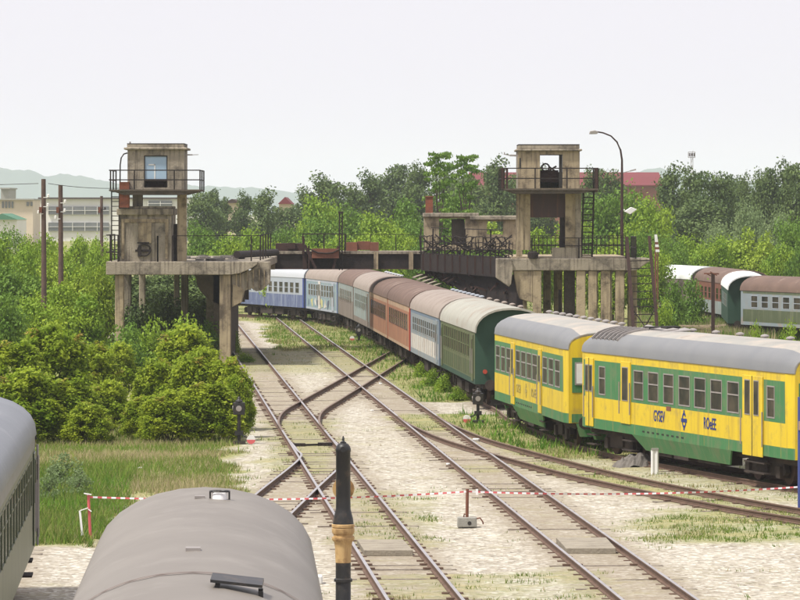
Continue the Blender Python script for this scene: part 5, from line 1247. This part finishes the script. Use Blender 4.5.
# rag / tarpaulin heap
def heap(x, yb, w_, h_, label, material, seed, name='tarpaulin', cat='tarpaulin'):
    D = gD(yb); k = D/F; rs = np.random.RandomState(seed); nx, ny = 18, 10; v = []; f = []
    for j in range(ny):
        for i in range(nx):
            u, t = i/(nx-1)*2-1, j/(ny-1)*2-1; e = max(0, 1-(u*u*.95+t*t*.95)); z = h_*(e**.6)*(.45+.55*rs.rand())*(1.1+.5*u) if e > 0 else -.03
            v.append((u*w_/2, t*.6, z))
    for j in range(ny-1):
        for i in range(nx-1): f.append((j*nx+i, j*nx+i+1, (j+1)*nx+i+1, (j+1)*nx+i))
    m = MB(); m.add(v, f); o = m.build(name, M[material]); o.location = (px(x, D), D, 0); tag(o, label, cat)
heap(634, 466, 1.35, .42, 'crumpled grey tarpaulin heap beside the white marker post', 'tarp', 3)
# pale planks by the far right coaches
r_ = empty('plank_pile', (px(706, 247), 247, 0), 0, 'pile of pale planks lying before the white roofed wagons on the right', 'planks')
rs = random.Random(5)
for k in range(11):
    m = WMB(r_); p = P(rs.uniform(692, 716), 0, 247); z = .12+k*.09; m.bar((p.x-1.1+rs.uniform(-.3, .3), 247+rs.uniform(-.8, .8), z), (p.x+1.1, 247+rs.uniform(-.8, .8), z+rs.uniform(-.25, .35)), .25, .09); m.fin('plank', M['concrete_pale'])
D_ = 88.; m = MB(); m.box(-.18, .18, -.2, .2, -.02, .16); o = m.build('white_box', M['white_paint'], bevel=.02); o.location = (px(314, D_), D_, 0); tag(o, 'small white box on the ground right of the near grey roof', 'box')
# point rods at the turnout and scattered litter
def rod(xa, ya, xb, yb, label, t=.06):
    A_ = P(xa, ya, gD(ya)); B_ = P(xb, yb, gD(yb)); r = empty('point_rod', (A_.x, A_.y, 0), 0, label, 'rod'); m = WMB(r); m.bar((A_.x, A_.y, .06), (B_.x, B_.y, .06), t*2, t)
    for k in range(2):
        p = A_.lerp(B_, .15+.7*k); m.box(p.x-.25, p.x+.25, p.y-.12, p.y+.12, .01, .12)
    m.fin('rod', M['steel_dark'])
rod(292, 447, 331, 446, 'dark point rod across the rails above the water crane')
rs = random.Random(21)
for k, (x, y, s_, mt, lb_) in enumerate(((381, 385, .14, 'white_paint', 'white scrap of paper at the diamond crossing of the rails'), (476, 441.5, .17, 'white_paint', 'white rag lying on the branch track below the black points lantern'), (384, 356, .25, 'steel_dark', 'dark lump of scrap in the grass beside the orange coaches'),
     (372, 412, .1, 'white_paint', 'tiny white stone between the middle tracks'), (140, 470, .12, 'white_paint', 'small white scrap in the dry grass on the left'), (448, 466, .12, 'white_paint', 'small pale stone inside the middle right track'))):
    D = gD(y); pts = [(s_*rs.uniform(.4, .9)*math.cos(a), s_*rs.uniform(.4, .9)*math.sin(a)) for a in np.linspace(0, 6.28, 8)[:-1]]
    m = MB(); m.prism(pts, 'z', -.02, s_*.35); o = m.build('litter', M[mt], bevel=.02); o.location = (px(x, D), D, .05); tag(o, lb_, 'litter')

# ------------------------------------------------------------------ vegetation
def np_mesh(name, v, f, mats, mi=None, smooth=False):
    me = bpy.data.meshes.new(name); v = np.asarray(v, np.float32); f = np.asarray(f, np.int32); k = f.shape[1]
    me.vertices.add(len(v)); me.vertices.foreach_set('co', v.ravel()); me.loops.add(f.size); me.loops.foreach_set('vertex_index', f.ravel())
    me.polygons.add(len(f)); me.polygons.foreach_set('loop_start', np.arange(0, f.size, k, dtype=np.int32)); me.polygons.foreach_set('loop_total', np.full(len(f), k, np.int32))
    for m in mats: me.materials.append(m)
    if mi is not None: me.polygons.foreach_set('material_index', np.asarray(mi, np.int32))
    me.update(calc_edges=True); return me
def leaves(cen, rad, n, size, rs, shell=.55, up=.3):
    """n leaf quads spread through the outer part of each ellipsoid clump"""
    k = rs.randint(0, len(cen), n); d = rs.normal(size=(n, 3)); d /= np.linalg.norm(d, axis=1)[:, None]
    rr = shell+(1-shell)*rs.rand(n)**.7; rr *= 1+.18*rs.normal(size=n)
    p = cen[k]+d*rad[k]*rr[:, None]
    nrm = d*.7+rs.normal(size=(n, 3))*.6; nrm[:, 2] += up; nrm /= np.linalg.norm(nrm, axis=1)[:, None]
    a = np.cross(nrm, rs.normal(size=(n, 3))); a /= np.linalg.norm(a, axis=1)[:, None]; b = np.cross(nrm, a)
    s = size*(.6+.8*rs.rand(n))[:, None]; a = a*s*.5; b = b*s*.36
    v = np.stack([p-a, p-b*.9+a*.1, p+a, p+b*.9+a*.1], 1).reshape(-1, 3); f = np.arange(4*n).reshape(n, 4); return v, f
def crown_clumps(kind, h, w_, rs, n):
    c = []; r = []
    for i in range(n):
        for _ in range(60):
            u = rs.uniform(-1, 1, 3); z = (u[2]+1)/2
            if kind == 'round': lim = math.sqrt(max(0, 1-(u[2])**2))*1.0
            elif kind == 'poplar': lim = (math.sin(math.pi*min(1, z*.9+.1))**.6)
            elif kind == 'bush': lim = math.sqrt(max(0, 1-z*z))
            else: lim = (1-z*.55)*math.sin(math.pi*(.15+.85*z))**.4
            if math.hypot(u[0], u[1]) <= lim: break
        z0 = {'bush': .05, 'poplar': .08}.get(kind, .22)
        rr = w_*rs.uniform(.12, .23)*(1.1 if kind == 'bush' else 1)
        c.append((u[0]*(w_/2-rr*.8), u[1]*(w_/2-rr*.8), h*(z0+(.97-z0)*z)-rr*.5)); r.append((rr, rr, rr*rs.uniform(.6, .9)))
    return np.array(c), np.array(r)
def tree_proto(kind, h, w_, nl, size, lm, seed, ncl=34):
    rs = np.random.RandomState(seed); cen, rad = crown_clumps(kind, h, w_, rs, ncl)
    if kind == 'locust':
        cen = []; rad = []
        for i in range(64):
            z = rs.uniform(.2, 1)**.8; a = rs.uniform(0, 6.28); R_ = w_/2*(1-.3*z)*rs.uniform(.1, 1)
            cen.append((R_*math.cos(a), R_*math.sin(a), h*(z*.93+.05*R_/w_))); q = w_*rs.uniform(.06, .15); rad.append((q, q*.6, q*.22))
        cen = np.array(cen); rad = np.array(rad)
    v, f = leaves(cen, rad, nl, size, rs)
    v[:, 2] = np.maximum(v[:, 2], .02)
    crown = np_mesh('crown', v, f, [lm])
    m = MB(); lean = rs.uniform(-.3, .3); th = h*(.75 if kind != 'bush' else .5)
    m.tube([(0, 0, -.2), (lean*.3, 0, th*.35), (lean, .1, th*.7), (lean*.8, 0, th)], [h*.024+.04, h*.018+.03, h*.011+.02, .02], 8)
    for i in range(min(9, ncl)):
        j = rs.randint(len(cen)); c = cen[j]; s_ = rs.uniform(.2, .6); b = Vector((lean*s_, 0, th*s_)); e = Vector(c); md = b.lerp(e, .5)+Vector((0, 0, -.05*h*0+.03*h))
        m.tube([b, md, e], [h*.010+.015, h*.006+.012, .012], 5)
    o = m.build('trunk', M['bark'], None); tm = o.data; bpy.data.objects.remove(o)
    return crown, tm
protos = {}
def proto(key, *a, **k):
    protos[key] = tree_proto(*a, **k)
proto('dark0', 'round', 15, 9.5, 11000, .40, M['leaf_dark'], 1, ncl=60)
proto('dark1', 'oval', 16, 8, 10500, .40, M['leaf_dark'], 2, ncl=56)
proto('dark2', 'poplar', 17, 5.0, 8000, .36, M['leaf_dark'], 3, ncl=46)
proto('greyt', 'round', 12, 11, 11000, .38, M['leaf_grey'], 4, ncl=56)
proto('mid0', 'round', 10, 8.5, 8500, .34, M['leaf_mid'], 5, ncl=60)
proto('mid1', 'oval', 11, 7, 8500, .34, M['leaf_mid'], 6, ncl=56)
proto('br0', 'round', 8, 7, 8500, .28, M['leaf_bright'], 7, ncl=56)
proto('br1', 'oval', 8, 5, 7500, .27, M['leaf_bright'], 8, ncl=48)
proto('yel', 'oval', 7, 5, 6500, .26, M['leaf_yellow'], 9, ncl=44)
proto('locust', 'locust', 13, 6, 3600, .30, M['leaf_mid'], 10, ncl=26)
proto('shrub0', 'bush', 3, 3.4, 4200, .17, M['leaf_mid'], 11, ncl=34)
proto('shrubd', 'bush', 3, 3.4, 4200, .17, M['leaf_dark'], 14, ncl=34)  # darker leaves put the shade under the left deck into the colour
proto('shrub1', 'bush', 2.2, 3.2, 3600, .16, M['leaf_bright'], 12, ncl=30)
proto('shrubg', 'bush', 1.6, 2.0, 3600, .10, M['leaf_grey'], 13, ncl=30)
PH = {'dark0': 15, 'dark1': 16, 'dark2': 17, 'greyt': 12, 'mid0': 10, 'mid1': 11, 'br0': 8, 'br1': 8, 'yel': 7, 'locust': 13, 'shrub0': 3, 'shrubd': 3, 'shrub1': 2.2, 'shrubg': 1.6}
PW = {'dark0': 9.5, 'dark1': 8, 'dark2': 5, 'greyt': 11, 'mid0': 8.5, 'mid1': 7, 'br0': 7, 'br1': 5, 'yel': 5, 'locust': 6, 'shrub0': 3.4, 'shrubd': 3.4, 'shrub1': 3.2, 'shrubg': 2}
trs = random.Random(77)
def plant(key, x, yt, D, wpx, name, label, cat, group):
    cm, tm = protos[key]; h = pz(yt, D); wv = wpx*D/F
    r = empty(name, (px(x, D), D, 0), trs.uniform(0, 6.28), label, cat, group); wv *= 1.45 if key[:4] == 'dark' else 1.1
    r.scale = (wv/PW[key], wv/PW[key], h/PH[key]/.97)
    for n_, me in (('trunk', tm), ('crown', cm)):
        o = bpy.data.objects.new(n_, me); COL.objects.link(o); o.parent = r
    return r
ORD = ['first', 'second', 'third', 'fourth', 'fifth', 'sixth', 'seventh', 'eighth', 'ninth', 'tenth', 'eleventh', 'twelfth', 'thirteenth', 'fourteenth', 'fifteenth', 'sixteenth', 'seventeenth', 'eighteenth', 'nineteenth', 'twentieth']
ORD += ['twenty-first', 'twenty-second', 'twenty-third', 'twenty-fourth', 'twenty-fifth', 'twenty-sixth']
def row(lst, name, desc, group, cat='tree'):
    for i, (key, x, yt, D, wp) in enumerate(sorted(lst, key=lambda t: t[1])):
        plant(key, x, yt, D, wp, name, '%s, %s from the left' % (desc, ORD[i]), cat, group)
row([('dark2',216,174,520,17),('dark2',226,184,530,15),('dark0',204,188,500,34),('dark1',244,187,500,26),('dark1',266,184,480,34),('dark0',287,205,500,40)], 'dark_tree', 'dark hazy tree between left tower and bridge middle', 'dark trees right of the left tower')
row([('dark1',322,168,520,40),('dark0',345,178,500,38),('dark1',368,165,520,34),('dark0',396,160,540,44),('dark1',418,157,520,34),('dark0',470,172,520,50),('dark1',497,150,480,36),('dark0',520,170,520,40),('dark1',540,158,520,30),('dark0',448,166,540,40),('dark1',305,182,520,30)], 'dark_tree', 'dark far tree behind the bridge between the towers', 'dark trees behind the bridge')
row([('dark1',591,162,470,30),('dark0',607,164,480,34),('dark0',640,196,500,40),('dark1',672,158,420,36),('dark1',690,160,425,36),('dark0',712,166,410,44),('dark1',728,176,420,28),('dark1',745,167,470,18),('dark1',760,164,470,22),('dark0',735,170,480,30),('dark1',786,153,430,32),('dark0',768,163,430,32),('dark0',803,158,420,44),('dark0',700,196,400,56)], 'dark_tree', 'dark far tree right of the right tower', 'dark trees right of the right tower')
row([('greyt',752,196,370,46),('greyt',720,216,360,40),('greyt',780,205,365,40)], 'grey_tree', 'grey green rounded tree in front of the dark right trees', 'grey green trees on the right')
row([('mid0',200,218,330,40),('br0',226,226,320,44),('br0',255,221,330,44),('mid0',285,222,340,40),('yel',278,236,300,34),('br0',302,232,310,40)], 'green_tree', 'bright green tree right of the left tower', 'bright trees right of the left tower')
row([('br0',322,187,400,56),('mid0',318,210,350,52),('mid0',352,200,360,56),('br0',380,204,350,56),('br0',340,228,310,50),('mid1',404,190,370,50),('mid0',415,215,330,56),('br0',372,226,310,50),('br0',400,222,320,44)], 'green_tree', 'leafy green tree behind the bridge, left of the hut', 'green trees behind the bridge')
row([('locust',440,148,330,44),('locust',466,151,335,46),('mid1',455,182,345,60)], 'locust_tree', 'tall open tree with layered branches above the ruined hut', 'tall layered trees')
row([('mid0',430,222,300,50),('br0',462,226,300,46),('yel',494,212,330,44),('mid0',480,232,290,50),('br0',540,220,300,50),('mid0',510,230,300,40)], 'green_tree', 'green tree close behind the ruined hut', 'green trees behind the hut')
row([('br0',572,205,330,50),('mid0',600,186,350,56),('mid0',628,180,350,60),('br0',650,188,345,56),('mid0',590,225,300,50),('yel',612,228,290,44),('mid0',640,224,300,50),('br0',655,240,290,40),('yel',575,240,290,34)], 'green_tree', 'green tree right behind the right tower columns', 'green trees behind the right tower')
row([('mid0',672,232,300,40),('br0',690,228,312,44),('br0',712,230,308,44),('yel',745,221,310,50),('br0',728,228,315,40),('yel',765,225,308,44),('mid0',790,213,300,50),('mid0',806,212,280,40),('br0',780,236,295,40),('br0',700,245,305,50)], 'green_tree', 'sunlit green tree behind the far right coaches', 'green trees behind the far right coaches')
row([('mid0',6,222,300,44),('br0',-6,230,240,50),('br0',30,236,250,50),('br1',50,232,255,30),('br0',70,250,250,44),('br1',80,222,270,34),('br0',98,236,260,36),('mid0',20,262,215,64),('br0',60,275,205,60),('br1',88,280,200,48),('yel',75,262,215,46),('yel',100,258,218,40),('br0',38,290,195,60),('mid0',0,285,190,60),('yel',52,245,240,40),('mid0',118,250,275,30),('br0',14,240,255,40),('br0',45,226,300,44),('br1',64,236,290,40),('br0',84,232,300,44),('br0',104,230,310,40),('mid0',-8,252,215,60),('br0',28,228,300,40)], 'green_tree', 'leafy green tree left of the left tower', 'leafy trees at the left')
row([('shrubd',135,290,222,60),('shrubd',165,280,228,60),('shrubd',198,285,226,56),('shrub1',150,318,200,56),('shrub1',185,315,205,50),('shrub0',128,320,190,50),('shrub0',210,318,215,34)], 'shrub', 'shrub growing under the deck of the left tower', 'shrubs under the left tower', 'shrub')
row([('dark1',140,268,250,50),('dark0',175,266,255,60),('br0',200,262,262,50)], 'green_tree', 'small tree seen between the legs of the left tower', 'trees behind the left tower legs')
row([('shrubg',64,452,118,46),('shrubg',50,466,112,30),('shrubg',78,468,114,36)], 'weed_shrub', 'pale grey green weedy shrub beside the cream coach', 'pale shrubs by the left coach', 'shrub')
row([('shrub0',672,278,252,34),('shrub0',690,276,262,40),('shrub1',664,300,245,30)], 'shrub', 'low green shrub right of the steel stair', 'shrubs by the steel stair', 'shrub')
row([('shrub1',757,322,215,20),('shrub1',790,320,218,26),('shrub1',680,326,220,24)], 'weed_shrub', 'small green weed bush in the dry grass at the far right', 'weed bushes at the far right', 'shrub')
row([('shrub1',421,362,196,20),('shrub1',432,368,186,24),('shrub1',445,372,180,26),('shrub1',458,386,172,20)], 'weed_shrub', 'green weed bush growing along the wheels of the green coach', 'weeds along the coaches', 'shrub')
row([('shrub1',572,441,140,13),('shrub1',244,352,215,22),('shrub1',234,330,230,20)], 'weed_shrub', 'small weed clump at the edge of the gravel', 'weed clumps at the gravel edge', 'shrub')
# compound-leaved sumac bushes
def sumac_proto(h, w_, ntip, seed):
    rs = np.random.RandomState(seed); V = []; Fc = []; MI = []; nb = 0; tr = MB(); cl = []
    for t in range(ntip):
        for _ in range(20):
            u = rs.uniform(-1, 1, 3); u[2] = abs(u[2])
            if .35 < np.linalg.norm(u) < 1: break
        u = u/np.linalg.norm(u)*rs.uniform(.62, 1)**.6 if rs.rand() < .8 else u
        tip = np.array([u[0]*w_/2, u[1]*w_/2, h*(.1+.86*u[2])]); cl.append(tip)
        red = rs.rand() < .10*max(0, u[2])
        for k in range(rs.randint(5, 8)):
            az_ = rs.uniform(0, 6.28); L = rs.uniform(.3, .62); el_ = rs.uniform(-.35, 1.0); hd = np.array([math.cos(az_), math.sin(az_), 0]); sd_ = np.array([-hd[1], hd[0], 0])
            n = 6
            for j in range(n+1):
                s = (j+.6)/(n+1); c = tip+hd*L*s*math.cos(el_)+np.array([0, 0, L*(math.sin(el_)*s-.38*s*s)])
                for sg in ((-1, 1) if j < n else (0,)):
                    l = .20*(1-.35*abs(s-.45))*rs.uniform(.7, 1.15); d = (sd_*sg+hd*.5 if sg else hd)+np.array([0, 0, rs.uniform(-.45, .15)]); d /= np.linalg.norm(d)
                    pr = np.cross(d, [0, 0, 1]); pr /= np.linalg.norm(pr)+1e-6; ww = .040
                    V += [c, c+d*l*.45+pr*ww, c+d*l, c+d*l*.45-pr*ww]; Fc.append((nb, nb+1, nb+2, nb+3)); MI.append(1 if red else 0); nb += 4
    tips = np.array(cl); rr = rs.uniform(.22, .42, len(tips)); lv, lf = leaves(tips, np.stack([rr, rr, rr*.8], 1), 9000, .15, rs, shell=.35, up=.5)
    lv[:, 2] = np.maximum(lv[:, 2], .02)
    V = np.concatenate([np.array(V), lv]); Fc = np.concatenate([np.array(Fc), lf+nb]); MI = np.concatenate([np.array(MI), np.zeros(len(lf), int)])
    me = np_mesh('foliage', np.array(V), np.array(Fc), [M['leaf_sumac'], M['leaf_red']], MI)
    for i in range(9):
        a = i*.7; base = Vector((.15*math.cos(a), .15*math.sin(a), -.1)); tip = Vector(cl[rs.randint(len(cl))]); tr.tube([base, base.lerp(tip, .5)+Vector((0, 0, .2*h*.3)), tip], [.045, .03, .012], 5)
    o = tr.build('stems', M['bark'], None); tm = o.data; bpy.data.objects.remove(o); return me, tm
SP = [sumac_proto(3.2, 3.0, 150, 41), sumac_proto(3.2, 3.0, 150, 42)]
SB = [(14,332,150,76,0),(52,318,152,84,1),(92,334,156,64,0),(28,365,141,80,1),(66,372,142,70,0),(108,378,147,54,1),(88,398,140,50,0),(10,400,139,50,0),
      (186,322,168,70,1),(160,352,152,56,0),(200,344,150,66,1),(228,350,149,52,0),(168,388,141,60,1),(206,376,142,70,0),(236,372,144,36,1),(140,392,143,40,0),(118,340,170,50,1)]
for i, (x, yt, D, wp, k) in enumerate(sorted(SB)):
    h = pz(yt, D); wv = wp*D/F; side_ = 'left' if x < 125 else 'right'
    idx = sum(1 for s_ in SB if (s_[0] < 125) == (x < 125) and s_[0] < x)
    r = empty('sumac_bush', (px(x, D), D, 0), trs.uniform(0, 6.28), 'bright leafy sumac bush in the %s thicket, %s from the left' % (side_, ORD[idx]), 'bush', 'sumac bushes of the %s thicket' % side_)
    r.scale = (wv/3.0, wv/3.0, h/3.3)
    for n_, me in (('stems', SP[k][1]), ('foliage', SP[k][0])):
        o = bpy.data.objects.new(n_, me); COL.objects.link(o); o.parent = r
# ------------------------------------------------------------------ grass
def grass():
    rs = np.random.RandomState(9); V = []; Cc = []
    def blades(n, fx, fy, hmin, hmax, wmin, cols, power=1.0, thr=.5, lean=.4):
        # sample uniformly over the picture rows so that near and far grass are equally dense
        y = rs.uniform(fy[0], fy[1], n); D = F*CH/(y-HY); x = rs.uniform(fx[0], fx[1], n); X = (x-400)/F*D
        g = grassiness(X, D); nz = .55*vnoise(X, D, .9, 21)+.3*vnoise(X, D, .3, 22)+.15*vnoise(X, D, 3.5, 23)
        keep = (g+nz*1.1-1.02) > rs.rand(n)*.35+(thr-.5)
        dm = np.full(X.shape, 9.)
        X, D, g = X[keep], D[keep], g[keep]; n = len(X)
        for p in (A_pts, B_pts):
            dm2 = np.abs(dist_to(p, X, D)-.755); k2 = dm2 > .10; X, D, g = X[k2], D[k2], g[k2]
        n = len(X)
        h = rs.uniform(hmin, hmax, n)*(.6+.6*g); w2 = wmin*(.7+.6*rs.rand(n)); a = rs.uniform(0, 6.28, n)
        lx = rs.normal(size=n)*lean*h; ly = rs.normal(size=n)*lean*h
        p0 = np.stack([X-np.cos(a)*w2, D-np.sin(a)*w2, np.full(n, -.03)], 1); p1 = np.stack([X+np.cos(a)*w2, D+np.sin(a)*w2, np.full(n, -.03)], 1); p2 = np.stack([X+lx, D+ly, h], 1)
        V.append(np.stack([p0, p1, p2], 1).reshape(-1, 3)); ci = np.clip((vnoise(X, D, 3.1, 31)*.7+vnoise(X, D, .9, 32)*.3)*1.5-.25+rs.normal(size=n)*.22, 0, .999); c = np.array(cols)[(ci*len(cols)).astype(int)]; c = c*(.8+.4*rs.rand(n, 1)); Cc.append(c)
    G1 = [(.15,.23,.035), (.19,.25,.05), (.11,.19,.03), (.25,.27,.08)]; TAN = [(.42,.36,.20), (.35,.31,.15), (.48,.40,.25), (.20,.26,.06)]; BG = [(.13,.25,.03), (.10,.21,.03), (.18,.27,.04)]
    blades(300000, (200, 830), (300, 620), .035, .12, .014, G1+G1+TAN[:2])
    blades(60000, (230, 620), (300, 480), .12, .32, .03, BG, thr=.85)
    blades(120000, (-30, 262), (405, 556), .06, .22, .014, TAN+G1[3:]+G1[1:2]+TAN[:1]+G1[1:2]+G1[3:]+BG, lean=.35)
    blades(16000, (-30, 130), (470, 556), .12, .4, .02, BG+G1)
    blades(40000, (640, 830), (318, 345), .3, .9, .04, TAN+BG, lean=.2)
    blades(42000, (255, 420), (296, 356), .06, .24, .03, BG+G1+TAN[:2], thr=.72)
    blades(26000, (380, 800), (345, 470), .2, .55, .035, BG, thr=1.0)
    v = np.concatenate(V); c = np.concatenate(Cc); f = np.arange(len(v)).reshape(-1, 3)
    m = bpy.data.materials.new('grass_blades'); m.use_nodes = True; n_ = m.node_tree.nodes; b = n_['Principled BSDF']; at = n_.new('ShaderNodeAttribute'); at.attribute_name = 'blade'
    b.inputs['Roughness'].default_value = .8; b.inputs['Specular IOR Level'].default_value = .1
    tr = n_.new('ShaderNodeBsdfTranslucent'); ms = n_.new('ShaderNodeMixShader'); ms.inputs[0].default_value = .35; l = m.node_tree.links
    l.new(at.outputs['Color'], b.inputs['Base Color']); l.new(at.outputs['Color'], tr.inputs[0]); l.new(b.outputs[0], ms.inputs[1]); l.new(tr.outputs[0], ms.inputs[2]); l.new(ms.outputs[0], n_['Material Output'].inputs[0])
    me = np_mesh('grass', v, f, [m]); a = me.attributes.new('blade', 'FLOAT_COLOR', 'FACE'); a.data.foreach_set('color', np.concatenate([c, np.ones((len(c), 1))], 1).astype(np.float32).ravel())
    o = bpy.data.objects.new('grass', me); COL.objects.link(o); tag(o, 'patchy green and straw coloured grass over the yard', 'grass', None, 'stuff')
    print('grass blades', len(c))
grass()
